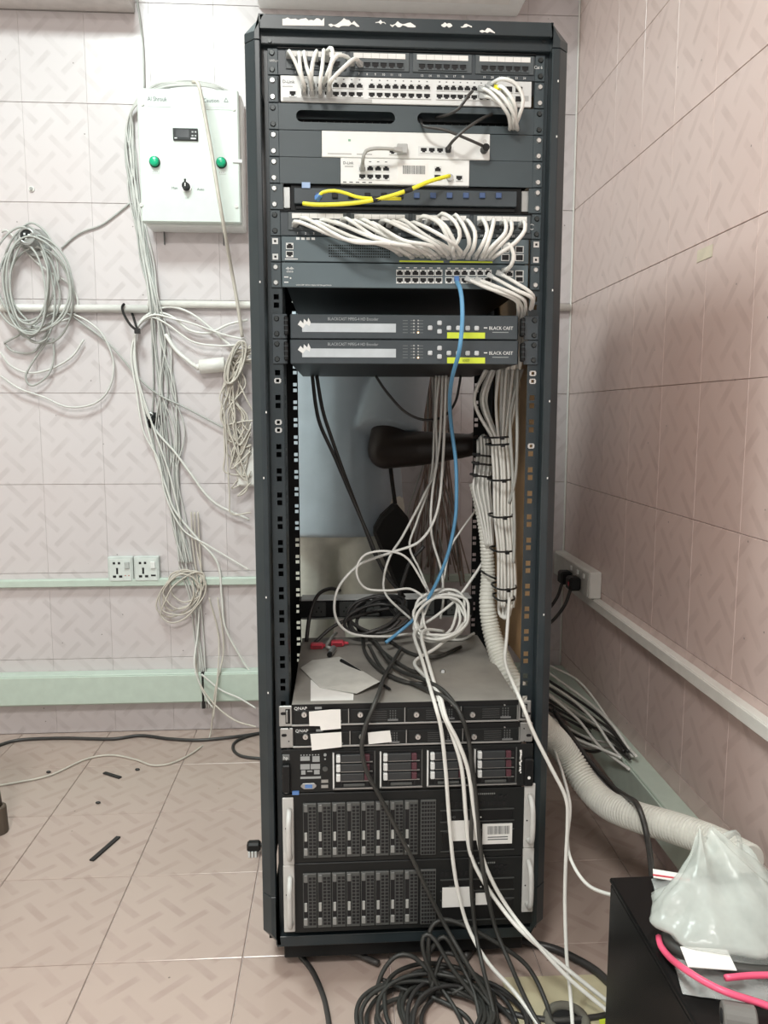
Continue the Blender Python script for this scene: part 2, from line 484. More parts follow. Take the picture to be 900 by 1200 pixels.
zl = W(60, 361, WY-0.02).z; zr = W(240, 356.5, WY-0.02).z; xb = W(174, 360, WY-0.02).x
MB().cyl((-1.7, WY-0.014, zl), (xb, WY-0.014, zl), 0.0125, n=14).build('pipe', PVCW, t, smooth=True)
MB().cyl((xb-0.002, WY-0.014, zr), (0.78, WY-0.014, zr), 0.0118, n=14).build('pipe', PVCW, t, smooth=True)

# ---- high units
Yf = 2.42
t = thing('air_conditioner', (0.18, WY, 2.27), 'white wall air conditioner just above the rack top, seen by its bottom edge', 'air conditioner')
x0, x1 = fx(296, Yf, 8), fx(624, Yf, 8); zb = fz(16, WY)-0.01
MB().prism([(Yf+0.02, zb), (WY-0.0005, zb+0.01), (WY-0.0005, zb+0.28), (Yf+0.03, zb+0.28), (Yf, zb+0.20), (Yf, zb+0.03)], 'x', x0, x1).build('casing', WHITE, t, 0.004)
MB().box(x0+0.05, x1-0.05, Yf+0.03, Yf+0.10, zb-0.004, zb+0.003).build('air_flap', PVCW, t, 0.001)
MB().box(*[fx(465, Yf, 5)-0.032, fx(465, Yf, 5)+0.032], Yf-0.0015, Yf+0.001, zb+0.035, zb+0.045).build('name_plate', GREYP, t)
MB().cyl((fx(415, Yf, 6), Yf-0.001, zb+0.04), (fx(415, Yf, 6), Yf+0.001, zb+0.04), 0.006, n=12).build('logo', TXTG, t)
for k in range(6):
    a = fx(425+k*4.5, Yf, 6); MB().box(a, a+0.004, Yf-0.001, Yf+0.001, zb+0.032, zb+0.048).build('fine_print', mat('faint_print', (0.6, 0.58, 0.57), 0.6), t)
t = thing('wall_unit', (-0.9, WY, 2.29), 'grey boxy unit high on the back wall at the top left corner', 'wall unit')
Yu = 2.47
MB().box(-1.6, fx(158, WY, 6), Yu, WY-0.0005, fz(13, WY, 80), 2.62).build('casing', mat('unit_grey', (0.62, 0.58, 0.56), 0.5), t, 0.003)
MB().box(-1.6, fx(157, WY, 6), WY-0.004, WY-0.0006, fz(14, WY, 80), fz(13, WY, 80)-0.0002).build('edge_strip', mat('unit_edge', (0.25, 0.23, 0.22), 0.6), t)

# ================================================================== THE RACK
YR = 1.42      # rail face
YF = 1.395     # bezel face
cx = 0.126     # centre line of the rails
xl, xr = -0.1535, 0.4055   # outside of the bezel
zt, zbm = 1.770, 0.061
rack = thing('server_rack', (cx, 1.7, 0.0), 'tall open black server rack filled with network equipment', 'server rack')
c0 = 0.030                 # corner chamfer
ixl, ixr = fx(312, YF, 300)-0.004, fx(640, YF, 300)+0.002
izt, izb = fz(38, YF), fz(1092, YF)
bev = 0.018
def bezel_post(side):
    mb = MB()
    xo = xl if side < 0 else xr; xi = ixl if side < 0 else ixr
    s_ = 1 if side < 0 else -1
    pts = [(xo+s_*bev, YF), (xi, YF), (xi, YF+0.03), (xo, YF+0.03), (xo, YF+bev)]
    mb.prism(pts, 'z', zbm+0.11, zt-0.045)
    return mb.build('post', RACK, rack, 0.0015)
bezel_post(-1); bezel_post(1)
def corner(side, top):
    mb = MB()
    xo = xl if side < 0 else xr; xi = ixl-0.0005 if side < 0 else ixr+0.0005
    s_ = 1 if side < 0 else -1
    k = 0.005 if top else 0.010
    if top:
        za, zb_ = zt-0.0445, zt
        poly = [(xo, za), (xi, za), (xi, zb_), (xo+s_*c0, zb_), (xo, zb_-c0)]
        inn = [(xo+s_*bev, za), (xi, za), (xi, zb_-k), (xo+s_*(c0+0.004), zb_-k), (xo+s_*bev, zb_-c0-0.002)]
    else:
        za, zb_ = zbm, zbm+0.1095
        poly = [(xo, zb_), (xi, zb_), (xi, za), (xo+s_*c0, za), (xo, za+c0)]
        inn = [(xo+s_*bev, zb_), (xi, zb_), (xi, za+k), (xo+s_*(c0+0.004), za+k), (xo+s_*bev, za+c0+0.002)]
    n = len(mb.v)
    mb.v += [(p[0], YF, p[1]) for p in inn] + [(p[0], YF+0.018, p[1]) for p in poly] + [(p[0], YF+0.03, p[1]) for p in poly]
    mb.face((0, 1, 2, 3, 4)); mb.face((14, 13, 12, 11, 10))
    for a in (0, 5):
        for i in range(5):
            j = (i+1) % 5
            mb.face((a+i, a+5+i, a+5+j, a+j))
    return mb.build('corner_piece', RACK, rack, 0.001)
for sd in (-1, 1):
    for tp in (True, False): corner(sd, tp)
k = 0.005
MB().prism([(YF+0.018, zt), (YF, zt-k), (YF, izt), (YF+0.03, izt), (YF+0.03, zt)], 'x', ixl, ixr).build('header', RACK, rack, 0.0008)
MB().prism([(YF+0.018, zbm), (YF, zbm+k), (YF, izb), (YF+0.03, izb), (YF+0.03, zbm)], 'x', ixl, ixr).build('footer', RACK, rack, 0.0008)
# recessed cross bar below the header, with two rivets
xa, xb, za, zb_ = pxbox(MB(), 309, 645, 39, 56, YR-0.012, 0.02)
MB().box(ixl-0.004, ixr+0.004, YR-0.012, YR+0.012, za, zb_-0.002).build('crossbar', RACK, rack, 0.0015)
for p in (316, 637):
    c = W(p, 48, YR-0.012); MB().cyl((c.x, YR-0.014, c.z), (c.x, YR-0.012, c.z), 0.0035, n=10).build('rivet', DKSCREW, rack)
# side members, top, bottom, rear frame
MB().prism([(xl+0.001, zt-c0-0.004), (xl+0.008, zt-c0-0.004), (xl+c0+0.004, zt-0.008), (xr-c0-0.004, zt-0.008), (xr-0.008, zt-c0-0.004), (xr-0.001, zt-c0-0.004), (xr-0.001, zt-c0), (xr-c0, zt-0.001), (xl+c0, zt-0.001), (xl+0.001, zt-c0)], 'y', YF+0.0295, 2.06).build('top_panel', RACK, rack)
MB().box(xl+0.01, xr-0.01, YF+0.03, 2.06, zbm+0.002, zbm+0.014).build('bottom_panel', RACKD, rack, 0.001)
for sx in (xl, xr-0.03):
    MB().box(sx, sx+0.03, 2.03, 2.06, zbm, zt-c0).build('rear_post', RACK, rack, 0.002)
MB().box(xl, xl+0.004, YF+0.03, 2.03, zbm+0.02, zt-c0).build('side_panel', RACKD, rack)
MB().box(xr-0.006, xr-0.001, YF+0.03, 2.03, 0.56, zt-c0).build('side_panel', BROWN, rack, label='brown board closing the right side')
# plinth and castors
pz = F(475, 1118).z
MB().box(fx(333, YF+0.02, 1110), fx(612, YF+0.02, 1110), YF+0.02, 2.03, 0.026, zbm).build('plinth', RACKD, rack, 0.002)
for sx in (xl+0.07, xr-0.07):
    for sy in (YF+0.10, 1.96):
        MB().cyl((sx-0.012, sy, 0.0135), (sx+0.012, sy, 0.0135), 0.0135, n=14).build('castor', BLACK, rack, smooth=False)
# rails with real square holes
U = 0.04445
UT = fz(61, YR)
def strip(mb, axis, u0, u1, v0, v1, z0, z1, hu0, hu1, holes, hh):
    def bx(a, b, p, q):
        if axis == 'x': mb.box(a, b, v0, v1, p, q)
        else: mb.box(v0, v1, a, b, p, q)
    bx(u0, hu0, z0, z1); bx(hu1, u1, z0, z1)
    z = z0
    for h in holes:
        bx(hu0, hu1, z, h-hh); z = h+hh
    bx(hu0, hu1, z, z1)
def holes_for(z0, z1):
    hs = []
    n0 = int((UT-z0)/U)
    for i in range(n0, -1, -1):
        zc = UT-(i+0.5)*U
        for d in (-0.0072, 0.0072):
            if z0+0.01 < zc+d < z1-0.01: hs.append(zc+d)
    return hs
RZ0, RZ1 = zbm+0.015, UT+0.02
hs = holes_for(RZ0, RZ1)
for sd in (-1, 1):
    xo = cx+sd*0.248; xi = cx+sd*0.2235
    mb = MB()
    a, b = min(xo, xi), max(xo, xi); hc = cx+sd*0.2335
    strip(mb, 'x', a, b, YR, YR+0.002, RZ0, RZ1, hc-0.0047, hc+0.0047, hs, 0.0047)
    v = xi-0.001 if sd < 0 else xi-0.001
    if sd < 0: strip(mb, 'y', YR+0.002, YR+0.075, v, v+0.002, RZ0, RZ1, YR+0.032, YR+0.043, hs, 0.0050)
    else: mb.box(b-0.002, b, YR+0.002, YR+0.03, RZ0, RZ1)
    mb.build('front_rail', RACK, rack)
    mb = MB()
    xo = cx+sd*0.262; xi = cx+sd*0.2265; a, b = min(xo, xi), max(xo, xi); hc = cx+sd*0.2335
    strip(mb, 'x', a, b, 1.995, 1.997, RZ0, RZ1, hc-0.0047, hc+0.0047, hs, 0.0042)
    vv = b-0.002 if sd > 0 else a
    mb.box(vv, vv+0.002, 1.92, 1.995, RZ0, RZ1)
    mb.build('rear_rail', RACKD, rack)
# remains of torn white stickers on the header
for (px0, px1, top, bot) in ((331, 380, 22, 31.5), (385, 421, 21, 33.5), (440, 452, 23, 29), (457, 487, 22.5, 32.5), (517, 530, 24.5, 32), (540, 553, 25.5, 32), (562, 580, 31.5, 38)):
    mb = MB(); n = max(6, int((px1-px0)/3))
    hi = []; lo = []
    for i in range(n+1):
        p = px0+(px1-px0)*i/n
        e = 0.25+0.75*math.sin(math.pi*min(1, max(0, (i+0.3)/(n+0.6))))
        top_i = bot-(bot-top)*(e*R.uniform(0.35, 1.0) if px0 != 331 else R.uniform(0.6, 1.0))
        bot_i = bot-(0 if px0 == 331 else (bot-top)*0.35*R.random()*1.0)
        top_i = min(top_i, bot_i-0.8)
        hi.append(W(p, top_i+(p-475)*0.012, YF)); lo.append(W(p, bot_i+(p-475)*0.012, YF))
    for i in range(n):
        q = [lo[i], lo[i+1], hi[i+1], hi[i]]
        kk = len(mb.v)
        mb.v += [(v.x, YF-0.0006, min(v.z, zt-k-0.001)) for v in q]+[(v.x, YF+0.0002, min(v.z, zt-k-0.001)) for v in q]
        mb.face((kk, kk+1, kk+2, kk+3)); mb.face((kk+7, kk+6, kk+5, kk+4))
        for a in range(4):
            b = (a+1) % 4; mb.face((kk+a, kk+4+a, kk+4+b, kk+b))
    mb.build('torn_sticker', OFFW, rack, label='torn remains of a white sticker')
# small paint chips on the posts
for (px, py) in ((291, 330), (312, 483), (304, 812), (660, 95), (659, 160), (655, 340), (652, 470), (651, 560), (648, 720), (306, 700), (300, 560)):
    c = W(px, py, YF); xx = min(max(c.x, xl+bev+0.002), xr-bev-0.002)
    MB().box(xx-0.001, xx+0.001, YF-0.0004, YF+0.0005, c.z-0.002, c.z+0.0015).build('paint_chip', OFFW, rack)

# screws and cage nuts: one master of each, copied
def screw_at(par, px, py, m=CHROME, Y=YR-0.0035, r=0.0048):
    c = W(px, py, Y)
    mb = MB(); mb.cyl((c.x, Y-0.0022, c.z), (c.x, Y, c.z), r*0.8, r, n=10)
    mb.cyl((c.x, Y-0.0024, c.z), (c.x, Y-0.0021, c.z), r*0.35, n=6)
    return mb.build('screw', m, par)
def ears(par, ytop, ybot, Y=YR-0.0035, th=0.003, m=PANEL, screws=CHROME, name='mounting_ear', inner=0.224):
    za, zb_ = ybot, ytop
    for sd in (-1, 1):
        a, b = sorted((cx+sd*0.2413, cx+sd*inner))
        MB().box(a, b, Y, Y+th, za+0.0008, zb_-0.0008).build(name, m, par, 0.0006)
        if screws:
            h = zb_-za
            for f in (0.2, 0.8):
                mb = MB(); xx = cx+sd*0.2335; z_ = za+h*f
                mb.cyl((xx, Y-0.0026, z_), (xx, Y, z_), 0.0037, 0.0050, n=10)
                mb.box(xx-0.0026, xx+0.0026, Y-0.0029, Y-0.0025, z_-0.0005, z_+0.0005)
                mb.build('screw', screws, par)
# free cage nuts in the rails under the encoders
for (px, py) in ((326, 450), (326, 488), (326, 509), (623, 430), (623, 450), (624, 516)):
    t = None
    sd = -1 if px < 400 else 1
    zc = fz(py, YR, px); zc = min(hs, key=lambda h: abs(h-zc)); xx = cx+sd*0.2335
    mb = MB()
    for a, b, p, q in ((-.0047, .0047, .0028, .0047), (-.0047, .0047, -.0047, -.0028), (-.0047, -.0028, -.0028, .0028), (.0028, .0047, -.0028, .0028), (-.0062, -.0047, -.003, .003), (.0047, .0062, -.003, .003)):
        mb.box(xx+a, xx+b, YR-0.0015, YR+0.0035, zc+p, zc+q)
    mb.build('cage_nut', CHROME, rack)

def uz(i): return UT-i*U         # top of unit i
# ---- shared port parts
def port_master(w, h, frame_m, notch=True, flip=False, fr=0.0011):
    mb = MB()
    mb.box(-w/2-fr, w/2+fr, -0.0016, 0.001, h/2, h/2+fr); mb.box(-w/2-fr, w/2+fr, -0.0016, 0.001, -h/2-fr, -h/2)
    mb.box(-w/2-fr, -w/2, -0.0016, 0.001, -h/2, h/2); mb.box(w/2, w/2+fr, -0.0016, 0.001, -h/2, h/2)
    s_ = -1 if flip else 1
    if notch:   # corner blocks that leave a T shaped mouth
        mb.box(-w/2, -w*0.27, -0.0013, 0.001, s_*h*0.22, s_*h*0.5); mb.box(w*0.27, w/2, -0.0013, 0.001, s_*h*0.22, s_*h*0.5)
    mb.cur = 1
    mb.box(-w/2, w/2, -0.0004, 0.0008, -h/2, h/2)
    return mb.mesh('port', [frame_m, HOLE])[0]
def put(me, name, pos, par):
    o = bpy.data.objects.new(name, me); link(o, (pos[0], pos[1]-0.0005, pos[2]), par); return o
P_SILV = port_master(0.0104, 0.0078, SILV); P_SILVD = port_master(0.0104, 0.0078, SILV, flip=True)
P_BLK = port_master(0.0112, 0.0090, mat('module_grey', (0.075, 0.09, 0.096), 0.45), flip=True)
P_CIS = port_master(0.0108, 0.0084, SILV); P_CISD = port_master(0.0108, 0.0084, SILV, flip=True)
P_SFP = port_master(0.0125, 0.0095, SILV, notch=False)

# ---- U0 patch panel
YD = YR-0.0035
def patch_panel(i, lab, tail):
    z1, z0 = uz(i), uz(i+1)
    t = thing('patch_bay', (cx, YR, z0), lab, 'patch bay')
    MB().box(cx-0.224, cx+0.224, YD, YD+0.006, z0+0.0008, z1-0.0008).build('face_plate', BCF, t, 0.0008)
    MB().box(cx-0.224, cx+0.224, YD-0.004, YD+0.001, z1-0.0022, z1-0.0008).build('top_lip', RACKD, t)
    ears(t, z1, z0, m=PANEL, screws=DKSCREW)
    x0 = fx(333, YR, 75); x1 = fx(627, YR, 75)
    gw = (x1-x0)/4
    for g in range(4):
        gx = x0+g*gw
        MB().box(gx+0.003, gx+gw-0.003, YD-0.0025, YD, z0+0.010, z1-0.0035).build('port_module', MATS['module_grey'], t, 0.0008)
        MB().box(gx+0.010, gx+gw-0.010, YD-0.0034, YD-0.0025, z1-0.0145, z1-0.0062).build('label_strip', OFFW, t)
        for p in range(6):
            px_ = gx+0.012+(gw-0.024)*(p+0.5)/6
            put(P_BLK, 'port', (px_, YD-0.0027, z0+0.0185), t)
            if p: MB().box(px_-(gw-0.024)/12-0.0003, px_-(gw-0.024)/12+0.0003, YD-0.0037, YD-0.0034, z1-0.0145, z1-0.0062).build('label_divider', GREYP, t)
            text(str(g*6+p+1), (px_, YD-0.0004, z0+0.0035), 0.0036, TXTW, t, 'port_number', align='CENTER')
    if tail:
        text(tail, (cx+0.2425-0.013, YD-0.0004, z0+0.021), 0.0055, TXTW, t, align='CENTER', squeeze=0.85)
    return t
pp1 = patch_panel(0, 'black 24 port patch panel at the top of the rack, mostly empty sockets', 'Cat 6')
text('NMPlus+', (cx-0.2305, YD-0.0004, uz(1)+0.021), 0.004, TXTW, pp1, align='CENTER', squeeze=0.7)
# ---- U1 48 port switch
def face(par, i, m, x0=cx-0.219, x1=cx+0.219, d=0.24, name='chassis', h=1, Y=YD-0.002, inset=0.0006):
    z1, z0 = uz(i)-inset, uz(i+h)+inset
    MB().box(x0, x1, Y, Y+d, z0, z1).build(name, m, par, 0.001)
    return z0, z1
sw = thing('network_switch', (cx, YR, uz(2)), 'silver 48 port network switch with white plugs at both ends', 'network switch')
SX0, SX1 = fx(329, YR, 106), fx(622, YR, 106)
ears(sw, uz(1), uz(2)); 
MB().box(cx-0.215, cx+0.215, YD+0.001, YD+0.26, uz(2)+0.001, uz(1)-0.001).build('chassis', PANEL, sw, 0.001)
MB().box(SX0, SX1, YD-0.003, YD+0.001, uz(2)+0.001, uz(1)-0.001).build('front_face', SILV, sw, 0.0008)
YS = YD-0.003
text('D-Link', (fx(331, YS, 95), YS-0.0003, fz(97.5, YS, 340)), 0.0052, TXTG, sw)
MB().box(fx(331, YS, 101), fx(343, YS, 101), YS-0.0003, YS, fz(102, YS, 340), fz(100.8, YS, 340)).build('fine_print', GREYP, sw)
put(P_SILVD, 'port', (fx(343, YS, 110), YS, fz(110, YS, 343)), sw)
zA, zB = fz(102, YS), fz(112.5, YS)
for b in range(3):
    bx0, bx1 = ((352, 426), (431, 505), (511, 576))[b]
    for c in range(8):
        px_ = bx0+(bx1-bx0)*(c+0.5)/8
        xx = fx(px_, YS, 108)
        put(P_SILV, 'port', (xx, YS, zA), sw); put(P_SILVD, 'port', (xx, YS, zB), sw)
        MB().box(xx-0.0012, xx+0.0012, YS-0.0004, YS, fz(95.6, YS), fz(94.4, YS)).build('led', TXTG, sw)
for px_ in (596, 608):
    put(P_SFP, 'port', (fx(px_, YS, 104), YS, zA), sw); put(P_SFP, 'port', (fx(px_, YS, 114), YS, zB-0.001), sw)
MB().box(SX0+0.004, fx(436, YS, 119), YS-0.0006, YS, uz(2)+0.002, uz(2)+0.0075).build('grey_band', mat('band_grey', (0.45, 0.46, 0.45), 0.5), sw)
MB().box(fx(614, YS, 110), fx(619.5, YS, 110), YS-0.0008, YS, fz(115, YS), fz(109, YS)).build('cover_plate', GREYP, sw)
# ---- U2 cable manager with two long slots
cm = thing('cable_manager', (cx, YR, uz(3)), 'blank slate rack panel with two long rounded cable slots', 'rack panel')
z1, z0 = uz(2)-0.0008, uz(3)+0.0008
sz0, sz1 = fz(145.5, YD), fz(131.5, YD)
sl = [(fx(347, YD, 138), fx(463, YD, 138)), (fx(489, YD, 138), fx(600, YD, 138))]
mb = MB()
xa, xb = cx-0.224, cx+0.224
mb.box(xa, xb, YD, YD+0.002, sz1, z1); mb.box(xa, xb, YD, YD+0.002, z0, sz0)
for a, b in ((xa, sl[0][0]), (sl[0][1], sl[1][0]), (sl[1][1], xb)): mb.box(a, b, YD, YD+0.002, sz0, sz1)
rr = (sz1-sz0)/2; zc = (sz0+sz1)/2
for a, b in sl:
    for (ex, s_) in ((a, 1), (b, -1)):
        for q in (1, -1):
            arc = [(ex+s_*(rr-rr*math.sin(th)), zc+q*rr*math.cos(th)) for th in [math.pi/2*i/6 for i in range(7)]]
            pts = [(ex, zc+q*rr)]+arc
            mb.prism(pts, 'y', YD, YD+0.002)
mb.build('slotted_plate', PANEL, cm)
mb = MB()
mb.box(xa+0.01, xb-0.01, YD+0.07, YD+0.072, z0, z1); mb.build('back_plate', RACKD, cm)
ears(cm, uz(2), uz(3), screws=DKSCREW)
for (a, b) in sl:
    mb = MB(); 
    for j in range(12):
        xx = a+0.012+(b-a-0.024)*j/11
        mb.box(xx-0.0006, xx+0.0006, YD+0.02, YD+0.021, zc-rr*0.6, zc-rr*0.1)
    mb.build('fine_print', mat('faint_slot', (0.06, 0.06, 0.06), 0.6), cm)

# ---- U3 white router on a shelf panel
def small_box(i, lab, x0p, x1p, y0p, y1p, cat, nm, screws):
    t = thing(nm, (cx, YR, uz(i+1)), lab, cat)
    a, b = fx(x0p, YD, (y0p+y1p)/2), fx(x1p, YD, (y0p+y1p)/2)
    z1, z0 = uz(i)-0.0001, uz(i+1)+0.0001
    MB().box(a+0.0002, b-0.0002, YD-0.002, YD+0.14, z0+0.0003, z1-0.0003).build('body', WHITE, t, 0.001)
    MB().box(cx-0.224, a-0.0001, YD, YD+0.002, z0, z1).build('bracket', PANEL, t, 0.0006)
    MB().box(b+0.0001, cx+0.224, YD, YD+0.002, z0, z1).build('bracket', PANEL, t, 0.0006)
    for p, q in ((cx-0.214, a-0.0001), (b+0.0001, cx+0.214)): MB().box(p, q, YD+0.002, YD+0.14, z0, z0+0.0015).build('light_stop_lip', RACKD, t)  # added lip that blocks light leaking in from behind the brackets
    ears(t, uz(i), uz(i+1), screws=screws)
    return t
r1 = small_box(3, 'wide white router with a row of four ports and a black power plug', 377, 574, 156, 186, 'router', 'router', CHROME)
YW = YD-0.002
for k_, px_ in enumerate((496.5, 506, 515.5, 525)):
    put(P_SILVD, 'port', (fx(px_, YW, 177), YW, fz(176.5, YW, 510)), r1)
MB().box(fx(490, YW, 177), fx(532, YW, 177), YW-0.0002, YW, fz(182.5, YW), fz(171, YW)).build('port_surround', SILV, r1)
put(P_SILVD, 'port', (fx(460, YW, 178), YW, fz(178, YW, 460)), r1)
MB().box(fx(465, YW, 176), fx(477, YW, 176), YW-0.012, YW, fz(182, YW), fz(171, YW)).build('grey_plug', GREYP, r1, 0.001)
MB().box(fx(408, YW, 166), fx(411, YW, 166), YW-0.0004, YW, fz(167, YW), fz(164.5, YW)).build('led', mat('led_green', (0.2, 0.4, 0.28), 0.4), r1)
MB().box(fx(384, YW, 182), fx(412, YW, 182), YW-0.0003, YW, fz(182.4, YW), fz(181.2, YW)).build('fine_print', GREYP, r1)
MB().box(fx(418, YW, 182), fx(436, YW, 182), YW-0.0003, YW, fz(182.4, YW), fz(181.2, YW)).build('fine_print', GREYP, r1)
c = W(568, 166, YW); MB().cyl((c.x, YW-0.0015, c.z), (c.x, YW, c.z), 0.0035, n=10).build('screw', CHROME, r1)
c = W(567, 176, YW)
mb = MB(); mb.cyl((c.x, YW-0.022, c.z-0.002), (c.x, YW, c.z), 0.0062, 0.0068, n=12); mb.build('power_plug', BLACK, r1, smooth=False)
r2 = small_box(4, 'white eight port router with a bar code sticker in its middle', 399, 550, 187, 217, 'router', 'router', CHROME)
text('D-Link', (fx(402, YW, 191), YW-0.0003, fz(192.5, YW, 410)), 0.0046, TXTG, r2)
MB().box(fx(404, YW, 195), fx(414, YW, 195), YW-0.0003, YW, fz(195.8, YW, 410), fz(194.4, YW, 410)).build('fine_print', GREYP, r2)
for c in range(4):
    xx = fx(424.5+9.3*c, YW, 202)
    put(P_SILV, 'port', (xx, YW, fz(197.5, YW, 440)), r2); put(P_SILVD, 'port', (xx, YW, fz(207.5, YW, 440)), r2)
    MB().box(xx-0.002, xx+0.002, YW-0.0003, YW, fz(190.8, YW), fz(189.8, YW)).build('led', TXTG, r2)
put(P_SILV, 'port', (fx(513, YW, 199), YW, fz(198.5, YW, 513)), r2); put(P_SILVD, 'port', (fx(512.5, YW, 208), YW, fz(208, YW, 513)), r2)
put(P_SILVD, 'port', (fx(538, YW, 209), YW, fz(209, YW, 538)), r2)
MB().cyl((fx(527, YW, 209), YW-0.006, fz(209, YW, 527)), (fx(527, YW, 209), YW, fz(209, YW, 527)), 0.006, n=12).build('socket', GREYP, r2)
MB().box(fx(466, YW, 205), fx(501, YW, 205), YW-0.0006, YW, fz(215, YW), fz(191.5, YW)).build('sticker', OFFW, r2, 0.0003)
mb = MB()
xx = fx(472, YW, 200); xe = fx(498, YW, 200)
while xx < xe:
    w_ = R.choice((0.0004, 0.0007, 0.0011)); mb.box(xx, xx+w_, YW-0.0009, YW-0.0006, fz(204, YW), fz(194, YW)); xx += w_+R.choice((0.0005, 0.0008))
mb.build('bar_code', TXTG, r2)
for k_ in range(5):
    MB().box(fx(402+k_*7.5, YW, 215), fx(406+k_*7.5, YW, 215), YW-0.0003, YW, fz(215.2, YW), fz(214, YW)).build('fine_print', TXTG, r2)

# ---- U5 fibre tray
ft = thing('fibre_tray', (cx, YR, uz(6)), 'dark fibre patch tray with a row of blue couplers', 'fibre tray')
YT = YR+0.006
z1, z0 = uz(5), uz(6)
fa, fb = fx(345, YR, 235), fx(604, YR, 235)
MB().box(fa, fb, YT-0.018, YT-0.004, z0+0.009, z1-0.009).build('drawer', BCF, ft, 0.001)
MB().box(fa+0.002, fb-0.002, YT-0.012, YT-0.004, z0+0.001, z0+0.008).build('tray_base', RACKD, ft, 0.0008)
MB().box(cx-0.205, cx+0.205, YT-0.004, YT+0.2, z0+0.001, z1-0.0005).build('inner_plate', RACKD, ft)
for sd in (-1, 1):
    a, b = sorted((cx+sd*0.206, cx+sd*0.224))
    MB().box(a, b, YR+0.002, YR+0.05, z0+0.004, z1-0.004).build('slide', STEEL, ft, 0.001)
ears(ft, z1, z0, screws=CHROME, inner=0.218)
for k_ in range(12):
    px_ = 373+k_*19.2
    c = W(px_, 229.5, YT-0.018)
    MB().box(c.x-0.005, c.x+0.005, YT-0.022, YT-0.018, c.z-0.0045, c.z+0.0045).build('coupler', mat('coupler_blue', (0.05, 0.09, 0.20), 0.4) if k_ in (0, 6, 7, 8, 9, 10, 11) else BLACK, ft, 0.0006)
MB().box(fx(357, YT, 226)-0.004, fx(364, YT, 226), YT-0.02, YT+0.01, fz(226, YT), fz(219.5, YT)).build('clip', mat('pale_blue_clip', (0.3, 0.42, 0.62), 0.4), ft)

# ---- U6 patch panel, U7 and U8 the slate switches
pp2 = patch_panel(6, 'black patch panel hidden under a fan of white patch cables', None)
c = W(623, 266, YD); 
mb = MB(); mb.tube([(c.x+0.0045*math.cos(a), YD-0.0004, c.z+0.0045*math.sin(a)) for a in [0.6+5.0*i/14 for i in range(15)]], 0.0006, 4); mb.build('logo', TXTW, pp2)
def slate_switch(i, lab, top):
    t = thing('network_switch', (cx, YR, uz(i+1)), lab, 'network switch')
    z1, z0 = uz(i), uz(i+1)
    a, b = fx(330, YD, 300), fx(619, YD, 300)
    MB().box(cx-0.215, cx+0.215, YD+0.001, YD+0.45, z0+0.0007, z1-0.0007).build('chassis', RACKD, t, 0.001)
    MB().box(a, b, YD-0.003, YD+0.001, z0+0.0009, z1-0.0009).build('front_face', CISCO, t, 0.001)
    ears(t, z1, z0, screws=CHROME if not top else None, m=PANEL)
    if top:
        for sd in (-1, 1):
            for f in (0.2, 0.8):
                xx = cx+sd*0.2335; zz = z0+(z1-z0)*f
                mb = MB()
                for p, q, r_, s_ in ((-.005, .005, .002, .005), (-.005, .005, -.005, -.002), (-.005, -.002, -.002, .002), (.002, .005, -.002, .002)):
                    mb.box(xx+p, xx+q, YD-0.0008, YD, zz+r_, zz+s_)
                mb.cur = 1; mb.box(xx-.002, xx+.002, YD-0.0004, YD, zz-.002, zz+.002)
                mb.build('cage_nut', [CHROME, HOLE], t)
    return t
YC = YD-0.003
s1 = slate_switch(7, 'slate grey managed switch with white cables plugged into every port', True)
put(P_CIS, 'port', (fx(339.5, YC, 288), YC, fz(288.5, YC, 340)), s1); put(P_CISD, 'port', (fx(339.5, YC, 298), YC, fz(298, YC, 340)), s1)
MB().box(fx(334, YC, 305), fx(349, YC, 305), YC-0.0003, YC, fz(305.6, YC), fz(304.6, YC)).build('fine_print', TXTW, s1)
for k_ in range(4): MB().box(fx(347+k_*6, YC, 281), fx(351+k_*6, YC, 281), YC-0.0003, YC, fz(282.6, YC), fz(279.8, YC)).build('fine_print', TXTW, s1)
MB().box(fx(468, YC, 306), fx(519.5, YC, 306), YC-0.0006, YC, uz(8)+0.0018, uz(8)+0.0046).build('lime_stripe', LIME, s1)
MB().box(fx(527, YC, 306), fx(577, YC, 306), YC-0.0006, YC, uz(8)+0.0018, uz(8)+0.0046).build('lime_stripe', LIME, s1)
for px_ in (592, 608.5):
    put(P_SFP, 'port', (fx(px_, YC, 293), YC, fz(292.5, YC, 600)), s1); put(P_SFP, 'port', (fx(px_, YC, 301), YC, fz(302, YC, 600)), s1)
mb = MB()   # fine vent slots left of the ports
for r_ in range(5):
    for c in range(28):
        xx = fx(386+c*2.6, YC, 295); zz = fz(288+r_*3.2, YC, 420)
        mb.box(xx-0.0012, xx+0.0012, YC-0.0002, YC+0.0005, zz-0.0012, zz+0.0012)
vg = mb.build('vent_holes', RACKD, s1); vg['kind'] = 'stuff'
s2 = slate_switch(8, 'slate grey managed switch whose left ports are free, blue cable plugged in', False)
lx = fx(335, YC, 313); lz = fz(315, YC, 340)
mb = MB()
for k_, hgt in enumerate((1, 1.8, 2.8, 1.8, 1, 1.8, 2.8, 1.8, 1)):
    mb.box(lx+k_*0.0016, lx+k_*0.0016+0.0008, YC-0.0004, YC, lz-hgt*0.0005, lz+hgt*0.0012)
mb.build('logo', TXTW, s2)
text('cisco', (lx+0.0008, YC-0.0003, lz-0.0062), 0.0042, TXTW, s2)
text('SG350-28P  28-Port Gigabit PoE Managed Switch', (fx(347, YC, 335), YC-0.0003, fz(334.8, YC, 370)), 0.0022, TXTW, s2)
for py in (326, 332): MB().box(fx(333, YC, py), fx(338, YC, py), YC-0.0003, YC, fz(py+0.7, YC), fz(py-0.5, YC)).build('fine_print', TXTW, s2)
